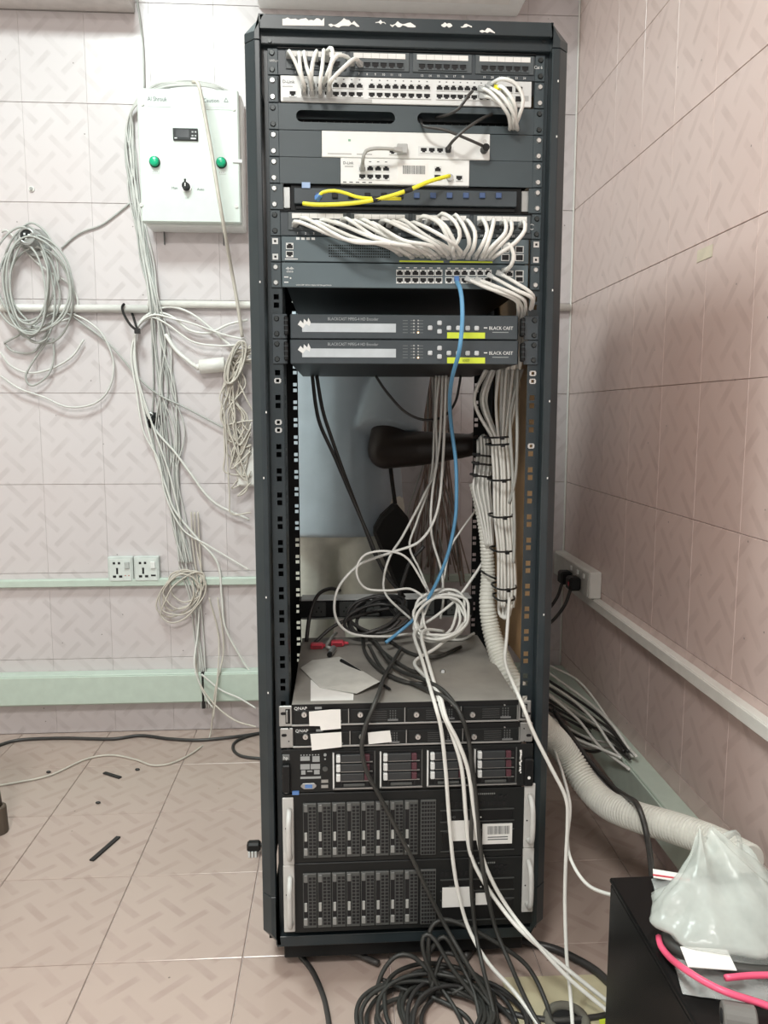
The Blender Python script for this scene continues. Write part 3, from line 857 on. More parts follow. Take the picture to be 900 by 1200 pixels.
c = W(340.5, 326, YC); MB().cyl((c.x, YC-0.0006, c.z), (c.x, YC, c.z), 0.0014, n=8).build('led', TXTW, s2)
for c_ in range(12):
    px_ = 468.5+c_*9.1+(3 if c_ > 5 else 0)
    xx = fx(px_, YC, 324)
    put(P_CIS, 'port', (xx, YC, fz(319.8, YC, px_)), s2); put(P_CISD, 'port', (xx, YC, fz(328.8, YC, px_)), s2)
    MB().box(xx-0.003, xx+0.003, YC-0.0003, YC, fz(314.2, YC), fz(313.2, YC)).build('fine_print', TXTW, s2)
for px_ in (597,): put(P_CIS, 'port', (fx(px_, YC, 321), YC, fz(321, YC, px_)), s2)
for py in (321, 327): put(P_SFP, 'port', (fx(608.5, YC, py), YC, fz(py, YC, 608)), s2)

# ---- U10, U11 encoders
def encoder(i, lab):
    t = thing('video_encoder', (cx, YR, uz(i+1)), lab, 'encoder', 'stacked encoders')
    z1, z0 = uz(i), uz(i+1); h = z1-z0
    ymid = (398 if i == 10 else 427)-14.5
    def X_(p): return fx(p, YC, ymid)
    def Z_(f): return z0+h*f
    MB().box(X_(340), X_(608), YD+0.001, YD+0.49, z0+0.001, z1-0.003).build('chassis', BLACK, t, 0.001)
    MB().box(X_(340), X_(607), YC, YD+0.001, z0+0.0006, z1-0.001).build('front_face', BCF, t, 0.0012)
    ears(t, z1, z0, screws=DKSCREW, m=BCF, inner=0.215)
    for p in (335.5, 611.5):
        mb = MB(); mb.box(X_(p)-0.0035, X_(p)+0.0035, YC-0.012, YD, Z_(0.12), Z_(0.88)); mb.build('grip', BLACK, t, 0.002)
        for f in (0.3, 0.5, 0.7):
            MB().box(X_(p)-0.0036, X_(p)+0.0036, YC-0.0128, YC-0.011, Z_(f)-0.0006, Z_(f)+0.0006).build('grip_rib', BCF, t)
    MB().box(X_(354), X_(464), YC-0.0008, YC, Z_(0.27), Z_(0.62)).build('display', LCD, t, 0.0004)
    mb = MB()
    pts = [(0, .35), (.5, .75), (1, .45), (1.1, .9), (1.7, .6), (1.9, 1.0), (2.3, .55), (2.1, .2), (1.5, .4), (.9, .0)]
    pts = [(X_(349)+p*0.010, Z_(0.42)+q*0.018) for p, q in pts]
    mb.prism(pts, 'y', YC-0.0014, YC-0.0009); mb.build('emblem', SILV, t)
    text('BLACKCAST MPEG-4 HD Encoder', (X_(384), YC-0.0003, Z_(0.74)), 0.0052, TXTG if False else mat('mid_print', (0.32, 0.35, 0.36), 0.6), t, squeeze=0.84)
    mb = MB()
    for r_ in range(5):
        for q in (0, 1, 2):
            xx = X_(472+q*9); mb.box(xx, xx+0.009, YC-0.0003, YC, Z_(0.26+r_*0.12), Z_(0.28+r_*0.12))
    mb.build('fine_print', mat('dim_print', (0.16, 0.18, 0.18), 0.6), t)
    for r_ in range(5):
        for q, p in enumerate((485, 490)):
            warm = (q == 1 and r_ == 0)
            MB().box(X_(p)-0.0012, X_(p)+0.0012, YC-0.0008, YC, Z_(0.25+r_*0.12), Z_(0.25+r_*0.12)+0.0022).build('led', mat('led_amber', (1.0, 0.62, 0.25), 0.4, emit=3.0) if warm else GREYP, t)
    bt = mat('button_grey', (0.55, 0.58, 0.60), 0.35)
    def button(p, f):
        c = (X_(p), Z_(f))
        o = MB().box(c[0]-0.0042, c[0]+0.0042, YC-0.003, YC, c[1]-0.0042, c[1]+0.0042).build('button', bt, t, 0.0018)
    for p, f in ((504, .46), (515, .66), (515, .32)): button(p, f)
    for p in (526, 537, 548, 558.5): button(p, .46)
    MB().box(X_(524), X_(568.5), YC-0.0009, YC, Z_(0.05), Z_(0.29)).build('lime_sticker', LIME, t, 0.0002)
    text('BLACK CAST', (X_(573), YC-0.0003, Z_(0.41)), 0.0058, TXTW, t, squeeze=0.92)
    MB().box(X_(567), X_(571), YC-0.0004, YC, Z_(0.46), Z_(0.50)).build('logo', TXTW, t)
    MB().box(X_(577), X_(596), YC-0.0003, YC, Z_(0.29), Z_(0.32)).build('fine_print', mat('dim_print2', (0.3, 0.33, 0.33), 0.6), t)
    if i == 11:
        text('0207', (X_(546), YC-0.0012, Z_(0.11)), 0.0045, mat('pencil', (0.25, 0.3, 0.05), 0.7), t, 'handwriting', align='CENTER')
    return t
encoder(10, 'dark slim video encoder with a lime sticker, upper of the two')
encoder(11, 'dark slim video encoder with a lime sticker, lower of the two')

# ================================================================== LOWER HALF: STORAGE AND SERVERS
YQ = 1.382
ecx = (fx(331, YQ, 960)+fx(625, YQ, 960))/2      # centre of the lower machines
def QX(p, y): return fx(p, YQ, y)
def QZ(y): return fz(y, YQ, 478)
def qbox(par, name, m, x0, x1, y0, y1, proud, back=0.0, bevel=0.0, Y=YQ, label=None):
    ym = (y0+y1)/2
    o = MB().box(fx(x0, Y, ym), fx(x1, Y, ym), Y-proud, Y+back, fz(y1, Y, 478), fz(y0, Y, 478)).build(name, m, par, bevel)
    if label: o['label'] = label
    return o
def storage(y0, y1, lab, x0, x1, depth, recessed):
    z1, z0 = QZ(y0), QZ(y1)
    h = y1-y0
    t = thing('storage_server', (ecx, YQ, z0), lab, 'storage server', 'slim storage servers')
    xa, xb = QX(x0+15, y0+h/2), QX(x1-15, y0+h/2)
    MB().box(xa, xb, YQ+0.001, YQ+depth, z0+0.0006, z1-0.0002).build('chassis', DUSTY, t, 0.0012)
    qbox(t, 'front_face', BLACK, x0+15, x1-15, y0+0.4, y1-0.4, 0.002, 0.001)
    qbox(t, 'bottom_strip', STEEL, x0+15, x1-15, y1-3.2, y1-1.2, 0.004, 0.0, 0.0004)
    for sd, (a, b) in ((-1, (x0, x0+15.5)), (1, (x1-15.5, x1))):
        e = qbox(t, 'mounting_ear', STEEL, a, b, y0+1.5, y1-0.5, 0.001, 0.002, 0.0015)
        if recessed:
            qbox(t, 'ear_recess', BLACK, a+7.5 if sd < 0 else a+3, b-2.5 if sd < 0 else b-4.5, y0+5, y1-4, 0.0016)
            qbox(t, 'ear_knob', STEEL, a+8.5 if sd < 0 else a+5, b-5 if sd < 0 else b-6, y0+6, y1-6, 0.006, 0.0, 0.001)
            hx = a+5 if sd < 0 else b-3
        else:
            hx = a+4.5 if sd < 0 else b-4.5
            for yy in (y0+5, y1-5): 
                c = W(a+10 if sd < 0 else b-10, yy, YQ); MB().cyl((c.x, YQ-0.0014, c.z), (c.x, YQ-0.0009, c.z), 0.0014, n=8).build('ear_hole', HOLE, t)
        c = W(hx, y0+h*0.52, YQ)
        mb = MB(); mb.cyl((c.x-0.0022, YQ-0.0014, c.z), (c.x-0.0022, YQ-0.0009, c.z), 0.0028, n=10); mb.cyl((c.x+0.0022, YQ-0.0014, c.z), (c.x+0.0022, YQ-0.0009, c.z), 0.0028, n=10)
        mb.box(c.x-0.0022, c.x+0.0022, YQ-0.0014, YQ-0.0009, c.z-0.0028, c.z+0.0028); mb.build('ear_slot', HOLE, t)
    text('QNAP', (QX(x0+17.5, y0+5), YQ-0.0024, QZ(y0+6)), 0.0058, TXTW, t, squeeze=1.05)
    qbox(t, 'badge', mat('badge_grey', (0.3, 0.31, 0.31), 0.5), x0+42, x0+50, y0+3, y0+5.6, 0.0025)
    bw = (x1-x0-32)/4
    for k_ in range(4):
        bx = x0+16.5+k_*bw
        bay = qbox(t, 'drive_bay', SERVER, bx+1.5, bx+bw-1.5, y0+6.5, y1-4.0, 0.0045, 0.0, 0.0008)
        qbox(bay, 'bay_edge', STEEL, bx+bw-1.3, bx+bw-0.3, y0+6.0, y1-3.5, 0.0045)
        c = W(bx+13, y0+15, YQ-0.0045)
        mb = MB(); mb.cyl((c.x, YQ-0.007, c.z), (c.x, YQ-0.0045, c.z), 0.0047, 0.0056, n=14); lk = mb.build('lock', CHROME, bay)
        MB().box(c.x-0.0006, c.x+0.0006, YQ-0.0074, YQ-0.007, c.z-0.002, c.z+0.002).build('key_slot', HOLE, lk if False else bay)
        for r_ in range(5):
            qbox(bay, 'groove', mat('groove_grey', (0.045, 0.047, 0.047), 0.5), bx+24, bx+44, y0+9+r_*2.4, y0+9.8+r_*2.4, 0.0052)
        mb = MB()
        for r_ in range(4):
            for q in range(3):
                xx = QX(bx+48+q*3, y0+12); zz = QZ(y0+9.0+r_*2.8)
                mb.box(xx-0.0011, xx+0.0011, YQ-0.0052, YQ-0.0045, zz-0.0013, zz+0.0013)
        mb.build('vent_holes', mat('vent_mid', (0.09, 0.095, 0.095), 0.5), bay)
        qbox(bay, 'latch', mat('latch_grey', (0.16, 0.165, 0.165), 0.4), bx+45, bx+57, y0+18.5, y0+20.2, 0.0065)
    for px_ in (529, 591):
        c = W(px_, y0+3.2, YQ); MB().cyl((c.x, YQ-0.0035, c.z), (c.x, YQ-0.002, c.z), 0.0016, n=8).build('screw', CHROME, t)
    return t
q1 = storage(822.5, 848.5, 'slim storage server with a dusty steel lid, upper of the pair', 327, 622, 0.43, True)
q2 = storage(848.5, 873.5, 'slim storage server with bare steel ears, lower of the pair', 328.5, 624, 0.43, False)
def note(par_y, pts, lab):
    Y = YQ-0.0095
    mb = MB(); mb.prism([(fx(a, Y, b), fz(b, Y, 478)) for a, b in pts], 'y', Y, Y+0.0006)
    o = mb.build('paper_note', OFFW); setp(o, lab, 'note', 'white notes on the machines')
    return o
note(0, [(362, 831.5), (388, 829.5), (399, 829.5), (399.5, 852), (376, 853.5), (375, 848.5), (362.5, 848)], 'white torn note stuck on the first bay of the upper storage server')
note(0, [(363.5, 857.5), (400, 856), (400.5, 873.5), (365.5, 876.5)], 'white note stuck on the first bay of the lower storage server')
note(0, [(431, 857.5), (457, 855.5), (459, 869), (432, 871)], 'small white note on the second bay of the lower storage server')

# ---- rack server with four drive cages
hp = thing('rack_server', (ecx, YQ, QZ(925)), 'dark rack server with four cages of small drives and maroon latches', 'server')
MB().box(QX(345, 900), QX(610, 900), YQ+0.001, YQ+0.62, QZ(924.6), QZ(874.4)).build('chassis', SERVER, hp, 0.001)
qbox(hp, 'front_face', SERVER, 331, 624, 874.8, 924.6, 0.001, 0.001, 0.0006)
for a, b in ((331, 340.5), (613.5, 623.5)):
    qbox(hp, 'ear_latch', BLACK, a, b, 891, 923, 0.010, 0.0, 0.002)
qbox(hp, 'logo_plate', TXTG, 330.8, 339.5, 880, 886.5, 0.003, 0, 0.0005)
text('hp', (QX(332.2, 884), YQ-0.0034, QZ(885.3)), 0.0062, TXTW, hp)
lg = mat('legend_grey', (0.33, 0.35, 0.35), 0.6)
for (a, b, c, d) in ((352, 363, 883, 888), (366, 374.5, 883, 889.5), (352, 363, 892, 898), (364, 375, 892, 898), (353, 358, 899, 904), (360, 366, 899.5, 901), (368, 374.5, 899, 904), (352, 376, 906.5, 909)):
    qbox(hp, 'legend', lg, a, b, c, d, 0.0014)
for k_ in range(7): qbox(hp, 'legend', lg, 352+k_*3.4, 353.6+k_*3.4, 880.8, 882, 0.0014)
mb = MB(); zc = QZ(917); a = QX(352.5, 917); b = QX(371, 917)
mb.prism([(a+0.004, zc+0.0055), (a, zc+0.001), (a, zc-0.001), (a+0.006, zc-0.006), (b-0.006, zc-0.006), (b, zc-0.001), (b, zc+0.001), (b-0.004, zc+0.0055)], 'y', YQ-0.004, YQ-0.001)
vg = mb.build('video_socket', STEEL, hp, 0.0006)
MB().box(a+0.008, b-0.008, YQ-0.0046, YQ-0.004, zc-0.0035, zc+0.0035).build('socket_mouth', BLUEP, vg)
for py in (910.5, 916.5): qbox(hp, 'usb_port', STEEL, 376.5, 384.5, py, py+3.5, 0.002)
for py, r_ in ((884, 0.0028), (900.5, 0.005), (889, 0.0016)):
    c = W(381, py, YQ); MB().cyl((c.x, YQ-0.003, c.z), (c.x, YQ, c.z), r_, n=12).build('button', lg if r_ < 0.004 else TRAY, hp)
qbox(hp, 'blue_sticker', BLUEP, 342.5, 350.5, 922.5, 926.5, 0.0042)
for k_, bx in enumerate((390.5, 445.5, 500.5, 555.5)):
    x1_ = bx+49
    cage = qbox(hp, 'drive_cage', BLACK, bx, x1_, 878, 921, 0.003, 0.0, 0.0006)
    qbox(cage, 'cage_edge', SILV, bx-0.6, bx+1.2, 879, 921, 0.006, 0.0)
    qbox(cage, 'cage_edge', STEEL, bx, x1_, 919.8, 921.2, 0.006)
    qbox(cage, 'cage_edge', TRAY, x1_-1, x1_+0.3, 878, 919, 0.005)
    for r_ in range(3):
        yy = 881+r_*11
        qbox(cage, 'drive', DRIVE, bx+9, x1_-13, yy, yy+8.2, 0.008, 0.0, 0.0008)
        qbox(cage, 'drive_lever', SILV, bx+3.5, bx+8.5, yy, yy+8.4, 0.010, 0.0, 0.0012)
        qbox(cage, 'drive_latch', MAROON, x1_-12.5, x1_-6.5, yy+0.3, yy+7.8, 0.009, 0.0, 0.0008)
        qbox(cage, 'latch_pocket', HOLE, x1_-6.2, x1_-2.2, yy+1.5, yy+6.5, 0.0045)
        qbox(cage, 'drive_edge', STEEL, bx+9, x1_-3, yy+8.6, yy+9.3, 0.006)
    qbox(cage, 'blank_panel', TRAY, bx+12, x1_-12, 915.5, 918.3, 0.006, 0.0, 0.0006)
    for p in (bx+8, x1_-10): qbox(cage, 'blank_clip', HOLE, p, p+2.4, 912.5, 918, 0.0065)
mb = MB()   # scraped white mark near the right ear
for k_ in range(14):
    yy = 882+k_*2.0; w_ = R.uniform(1.0, 2.6); o_ = R.uniform(-1, 1)
    mb.box(QX(609.5+o_-w_/2, yy), QX(609.5+o_+w_/2, yy), YQ-0.0016, YQ-0.001, QZ(yy+R.uniform(1.2, 2.2)), QZ(yy))
mb.build('scraped_mark', OFFW, hp)
c = W(620, 911.5, YQ-0.01); MB().cyl((c.x, YQ-0.0108, c.z), (c.x, YQ-0.010, c.z), 0.003, n=8).build('scraped_mark', OFFW, hp)

# ---- two deep servers with eight drive trays each
def hot_plug_server(y0, y1, hl, hr, lab, stickers):
    t = thing('rack_server', (ecx, YQ, QZ(y1)), lab, 'server')
    MB().box(QX(346, (y0+y1)/2), QX(611, (y0+y1)/2), YQ+0.001, YQ+0.62, QZ(y1-0.5), QZ(y0+0.3)).build('chassis', SERVER, t, 0.001)
    qbox(t, 'front_face', SERVER, 332, 624, y0+0.5, y1-0.5, 0.001, 0.001, 0.0006)
    # handles
    for (a, b, c, d) in (hl, hr):
        pl = qbox(t, 'handle_plate', HANDLE, a, b, c, d, 0.004, 0.0, 0.0012)
        ym = (c+d)/2
        hxm = fx((a+b)/2+(1.5 if a < 450 else -0.3), YQ, ym); z_a, z_b = QZ(d-10), QZ(c+14)
        arc = [(hxm, YQ-0.003, z_a), (hxm, YQ-0.022, z_a+0.006), (hxm, YQ-0.030, z_a+0.022), (hxm, YQ-0.030, z_b-0.022), (hxm, YQ-0.022, z_b-0.006), (hxm, YQ-0.003, z_b)]
        mb = MB(); mb.tube(spline(arc, 0.004), 0.0052, 8); mb.build('pull_handle', HANDLE, pl, smooth=True)
        c_ = W(a+3.5 if a < 450 else a+4, ym+2, YQ-0.004); MB().cyl((c_.x, YQ-0.0046, c_.z), (c_.x, YQ-0.004, c_.z), 0.0016, n=8).build('hole', HOLE, pl)
    # eight trays
    ty0, ty1 = y0+11, y1-7
    for k_ in range(8):
        bx = 355.3+k_*16.9
        x_a, x_b = bx, bx+15.9
        tr = qbox(t, 'drive_tray', TRAY, x_a, x_b, ty0, ty1, 0.005, 0.0, 0.0008)
        qbox(tr, 'lever_strip', HOLE, x_a+0.8, x_a+5.6, ty0+9, ty1-10, 0.0056)
        qbox(tr, 'lever', mat('lever_grey', (0.15, 0.155, 0.15), 0.4), x_a+1, x_a+5.4, ty0+1, ty0+9.5, 0.007, 0.0, 0.0008)
        qbox(tr, 'white_tab', mat('tab_grey', (0.40, 0.41, 0.39), 0.4), x_a+1.6, x_a+4.8, ty0+33, ty0+43, 0.0075, 0.0, 0.0005)
        qbox(tr, 'release_button', mat('button_pale', (0.27, 0.275, 0.265), 0.35), x_a+1.0, x_a+5.4, ty1-12, ty1-4, 0.009, 0.0, 0.0008)
        g = MB()
        for r_ in range(14):
            for q in range(2):
                xx = QX(x_a+8.6+q*4.6, (ty0+ty1)/2); zz = QZ(ty0+5.5+r_*(ty1-ty0-10)/13)
                g.box(xx-0.0029, xx+0.0029, YQ-0.0054, YQ-0.0048, zz-0.0025, zz+0.0025)
        g.build('vent_holes', HOLE, tr)
    gp = qbox(t, 'vent_panel', TRAY, 492.5, 510.5, ty0, ty1+1, 0.005, 0.0, 0.0006)
    g = MB()
    for r_ in range(14):
        for q in range(5):
            xx = QX(495+q*3.3, (ty0+ty1)/2); zz = QZ(ty0+3.2+r_*(ty1-ty0-5)/13)
            g.box(xx-0.0022, xx+0.0022, YQ-0.0056, YQ-0.0048, zz-0.0025, zz+0.0025)
    g.build('vent_holes', HOLE, gp)
    # right-hand control area
    g = MB()
    for q in range(14):
        xx = QX(518+q*5.6, y0+18); g.box(xx-0.0022, xx+0.0022, YQ-0.002, YQ-0.001, QZ(y0+20.5), QZ(y0+15.5))
    g.build('vent_slots', HOLE, t)
    for q in range(9): qbox(t, 'led', mat('led_grey', (0.2, 0.21, 0.2), 0.5), 560+q*2.3, 561.4+q*2.3, y0+5.5, y0+7.2, 0.002)
    for q in (581, 587, 592.5):
        c = W(q, y0+7, YQ); MB().cyl((c.x, YQ-0.003, c.z), (c.x, YQ, c.z), 0.0038, n=12).build('button', HOLE, t)
    line = mat('edge_grey', (0.06, 0.064, 0.062), 0.4)
    dr = qbox(t, 'optical_drive', BLACK, 518, 600, y0+25, y0+37, 0.003, 0.0, 0.0008)
    text('DVD', (QX(526, y0+32), YQ-0.0034, QZ(y0+33.5)), 0.0042, TXTG, dr)
    c = W(563.5, y0+31.5, YQ-0.003); MB().cyl((c.x, YQ-0.0036, c.z), (c.x, YQ-0.003, c.z), 0.0015, n=8).build('eject_button', OFFW, dr)
    for q in (24, 37.5, 48, 72): qbox(t, 'panel_edge', line, 516, 602, y0+q, y0+q+1, 0.0034)
    qbox(t, 'cover_panel', BLACK, 518, 600, y0+50, y0+71, 0.003, 0.0, 0.0008)
    for (a, b, c, d, bar) in stickers:
        st = qbox(t, 'sticker', OFFW, a, b, c, d, 0.0042)
        if bar:
            g = MB(); p = a+6
            while p < b-3:
                w_ = R.choice((0.35, 0.6, 0.9)); g.box(QX(p, c), QX(p+w_, c), YQ-0.0046, YQ-0.0042, QZ(c+(d-c)*0.5), QZ(c+2)); p += w_+R.choice((0.4, 0.7))
            g.build('bar_code', TXTG, st)
            for q in (0.62, 0.74): qbox(st, 'fine_print', TXTG, a+6, b-5, c+(d-c)*q, c+(d-c)*(q+0.05), 0.0046)
    return t
hot_plug_server(926, 1007, (331.5, 344.5, 930, 1008), (613.5, 626, 921.5, 997.5), 'deep black server with eight drive trays and a bar code sticker, above its twin',
                [(526, 559, 962.5, 986, False), (565, 599.5, 968, 991, True)])
hot_plug_server(1007.5, 1088, (332.5, 345.5, 1008.3, 1085.5), (611.5, 624.5, 998, 1073), 'deep black server with eight drive trays at the bottom of the rack',
                [(518, 551.5, 1040.5, 1063.5, False), (557, 574, 1049, 1062, False)])

# ---- rear power strip across the rear rails
pd = thing('power_strip', (cx, 1.99, fz(717, 1.98)), 'black rack power strip with a pale top edge at the rear of the rack', 'power strip')
a, b = fx(354, 1.985, 705), fx(549, 1.985, 705); z0, z1 = fz(719, 1.985), fz(698, 1.985)
MB().box(a-0.006, b+0.006, 1.945, 1.992, z0, z1).build('body', BLACK, pd, 0.001)
MB().box(a, b, 1.943, 1.993, z1, z1+0.004).build('top_edge', SILV, pd)
MB().box(a, b, 1.941, 1.945, z0, z0+0.004).build('bottom_edge', STEEL, pd)
for k_ in range(6):
    xx = a+0.045+k_*(b-a-0.09)/5
    s_ = MB().box(xx-0.018, xx+0.018, 1.940, 1.945, z0+0.007, z1-0.004).build('socket', TRAY, pd, 0.001)
    for dx, dz in ((-0.006, -0.004), (0.006, -0.004), (0, 0.006)):
        MB().box(xx+dx-0.0015, xx+dx+0.0015, 1.9395, 1.940, (z0+z1)/2+dz-0.0025, (z0+z1)/2+dz+0.0025).build('slot', HOLE, s_)

# ================================================================== CABLES IN THE RACK
def pw(seq): return [W(a, b, c) for a, b, c in seq]
def plug(par, p, q, m=GREYP, w=0.0105, name='plug'):
    "small boxy connector from p towards q"
    p = Vector(p); q = Vector(q); d = (q-p)
    mb = MB(); mb.cyl(p, p+d.normalized()*min(0.016, d.length), w*0.62, w*0.42, n=4)
    return mb.build(name, m, par, 0.0008)
def patch(seq, m=CABW, r=0.0034, label='', group=None, p0=True, p1=True, pm=GREYP):
    P = pw(seq)
    o = cable('patch_cable', P, r, m, label, group)
    if p0: plug(o, P[0], P[1], pm)
    if p1: plug(o, P[-1], P[-2], pm)
    return o
g1 = 'short white patch cables at top left'
ORD = ('first', 'second', 'third', 'fourth', 'fifth', 'sixth', 'seventh', 'eighth', 'ninth', 'tenth', 'eleventh')
f0, f1, f2 = 1.412, 1.385, 1.408
for k_, seq in enumerate(([(338, 66, f0), (339, 60, 1.39), (348, 77, f1), (355, 97, 1.385), (356.5, 110, f2)],
            [(350, 70, f0), (350.5, 62, 1.39), (352.5, 84, 1.375), (356.5, 100, 1.38), (357, 103, f2)],
            [(357, 70, f0), (356.5, 61, 1.39), (358.5, 76, f1), (363, 90, 1.375), (366, 111, f2)],
            [(370, 70, f0), (371, 60, 1.39), (366.5, 74, 1.38), (365, 90, 1.378), (366, 102, f2)],
            [(379, 70, f0), (379.5, 59, 1.39), (378, 76, 1.38), (375, 98, 1.375), (375.5, 112, f2)],
            [(383, 71, f0), (384, 59, 1.39), (389, 57, 1.38), (390, 68, 1.375), (384, 86, 1.372), (377, 102, f2)],
            [(413, 75, f0), (407, 67, 1.39), (396, 65, 1.375), (388.5, 75, 1.37), (386, 92, 1.375), (385.5, 112, f2)],
            [(423, 76, f0), (416, 69, 1.39), (402, 80, 1.37), (390, 92, 1.37), (387, 97, 1.375), (385.5, 103, f2)])):
    patch(seq, label=ORD[k_]+' white patch cable from the left in the top patch panel', group=g1)
g2 = 'white patch cables at the right end of the silver switch'
for k_, seq in enumerate(([(562, 103, f2), (574, 108, 1.385), (591, 127, 1.375), (602, 147, 1.40), (603, 152, 1.43)],
            [(570, 101, f2), (588, 112, 1.375), (601, 132, 1.372), (606, 149, 1.40), (606, 153, 1.43)],
            [(573, 100, f2), (588, 92.5, 1.38), (605, 99, 1.375), (613, 117, 1.375), (609, 134, 1.38), (603, 150, 1.41)],
            [(590, 104, f2), (597, 117, 1.38), (602, 139, 1.38), (601, 152, 1.42)],
            [(563, 112, f2), (579, 116, 1.385), (594, 131, 1.38), (598, 148, 1.40), (596, 153, 1.43)])):
    patch(seq, label=('white patch cable drooping from the upper row at the right of the silver switch', 'white patch cable drooping in the middle of the tuft on the silver switch', 'white patch cable making the outermost high arc at the right of the silver switch', 'white patch cable dropping short from the last ports of the silver switch', 'lowest white patch cable drooping at the right of the silver switch')[k_], group=g2, p1=False)
o = patch([(581, 102.5, 1.40), (590, 103, 1.378), (603, 122, 1.37), (604, 146, 1.40)], label='white patch cable with a yellow plug in the silver switch', p1=False, pm=YEL)
cable('power_cable', pw([(553.5, 107, 1.398), (548, 113, 1.38), (538, 127, 1.385), (526, 134, 1.40), (511, 138, 1.43)]), 0.0028, CABK, 'thin black cable from the silver switch into the slotted panel')
o = cable('patch_cable', pw([(525, 174, 1.40), (530, 166, 1.38), (545, 152, 1.375), (563, 140, 1.385), (580, 132, 1.43)]), 0.0028, CABK, 'thin black cable from the slotted panel to the wide white router ports')
plug(o, W(525, 176, 1.41), W(529, 167, 1.38), BLACK)
cable('power_cable', pw([(493, 139, 1.44), (497, 148, 1.395), (520, 152, 1.38), (548, 163, 1.378), (566, 171, 1.385)]), 0.0026, CABK, 'thin black power cable to the round plug of the wide white router')
patch([(470, 176, 1.395), (458, 174.5, 1.385), (440, 174, 1.383), (429, 177, 1.383), (425.5, 186, 1.385), (424.5, 199, 1.41)], m=CABG, label='grey patch cable linking the two white routers', r=0.003)
o = cable('fibre_cable', pw([(355, 238.5, 1.384), (376, 240, 1.376), (415, 238, 1.37), (449, 232, 1.368), (478, 223, 1.37), (505, 212, 1.38), (527, 206, 1.398)]), 0.0034, YEL, 'long yellow fibre cable sweeping up to the eight port router')
for a, b in (((437, 235), (446, 233)), ((474, 224.5), (483, 221.5))):
    MB().cyl(W(*a, 1.3685), W(*b, 1.3695), 0.0042, n=10).build('black_sleeve', TIE, o)
o = cable('fibre_cable', pw([(373, 231, 1.384), (378, 225.5, 1.378), (392, 223.5, 1.375), (407, 227, 1.375), (425, 232, 1.374), (470, 233, 1.38)]), 0.0028, YEL, 'short yellow fibre cable lying on the fibre tray')
MB().cyl(W(436, 232.8, 1.3745), W(446, 232.8, 1.375), 0.0040, n=10).build('black_sleeve', TIE, o)
plug(o, W(371, 233, 1.39), W(376, 228, 1.38), BLUEP)
# the fan of white cables between second patch panel and slate switch
g3 = 'white patch cable fan over the slate switch'
lab3 = 'white patch cable in the left fan sweeping down to the slate switch'
for k_ in range(13):
    sx = 343+k_*11.2+R.uniform(-2, 2); ex = 472+k_*6.0+R.uniform(-1.5, 1.5)
    sy = 259+R.uniform(-1.5, 3)
    bul = 1.372-0.014*math.sin(k_*1.7)
    mx = sx+(ex-sx)*0.45; my = 279+R.uniform(-5, 5)-(k_*0.3)
    nx = sx+(ex-sx)*0.8; ny = 288+R.uniform(-4, 3)
    patch([(sx, sy+3, 1.412), (sx+6, sy-1+R.uniform(-1, 1), 1.39), (mx, my, bul), (nx, ny, bul-0.004), (ex, 300+R.uniform(-2, 2.5), 1.41)], label=lab3, group=g3, r=0.0036)
for k_, seq in enumerate(([(489, 262, f0), (496, 253.5, 1.385), (515, 262, 1.37), (527, 285, 1.37), (531.5, 300, f2)],
            [(500, 262, f0), (507, 255, 1.385), (522, 265, 1.368), (534, 287, 1.37), (540, 301, f2)],
            [(511, 262, f0), (518, 250.5, 1.385), (534, 261, 1.365), (539, 277, 1.365), (531, 292, 1.375), (533, 302, f2)],
            [(530, 262, f0), (534, 252, 1.385), (545, 268, 1.37), (550, 286, 1.37), (541, 301, f2)],
            [(544, 262, f0), (548, 258.5, 1.385), (556.5, 272, 1.37), (555, 290, 1.37), (548, 302, f2)],
            [(562, 262, f0), (566, 257, 1.385), (571, 271, 1.375), (564, 289, 1.37), (556, 302, f2)],
            [(576, 262, f0), (579, 257, 1.385), (575, 275, 1.37), (569, 292, 1.37), (563, 303, f2)],
            [(588, 262, f0), (592, 259, 1.385), (592, 273, 1.37), (575, 291, 1.367), (566, 303, f2)],
            [(594, 262, f0), (599, 260, 1.385), (598, 274, 1.375), (582, 291, 1.37), (571, 303, f2)],
            [(610, 264, f0), (614, 259, 1.385), (615, 270, 1.375), (603, 285, 1.37), (585, 297, 1.375), (575, 303, f2)],
            [(590, 291, 1.375), (596, 286, 1.37), (602, 298, 1.37), (599, 311, 1.375), (590, 318, f2)])):
    patch(seq, label=ORD[k_]+' arched white patch cable from the left above the lime stripes', group='arched white patch cables', r=0.0038)
g4 = 'white cables from the lower slate switch'
for k_, seq in enumerate(([(546, 326, f2), (570, 337, 1.385), (600, 347, 1.383), (610, 356, 1.40), (611, 372, 1.44), (600, 432, 1.52)],
            [(558, 327, f2), (584, 337, 1.38), (611, 349, 1.38), (616, 358, 1.40), (614, 372, 1.44), (603, 432, 1.52)],
            [(572, 322, f2), (603, 339, 1.375), (622, 348, 1.378), (623, 356, 1.40), (619, 372, 1.44), (606, 432, 1.53)],
            [(583, 319, f2), (604, 331, 1.38), (622, 343, 1.378), (625, 352, 1.40), (621, 372, 1.44), (609, 432, 1.52)],
            [(552, 328, f2), (576, 339, 1.388), (603, 351, 1.39), (607, 360, 1.41), (606, 376, 1.45), (596, 432, 1.54)])):
    patch(seq, m=CABW, label=ORD[(0, 2, 3, 4, 1)[k_]]+' white cable from the left leaving the lower slate switch', group=g4, p1=False, r=0.0034)
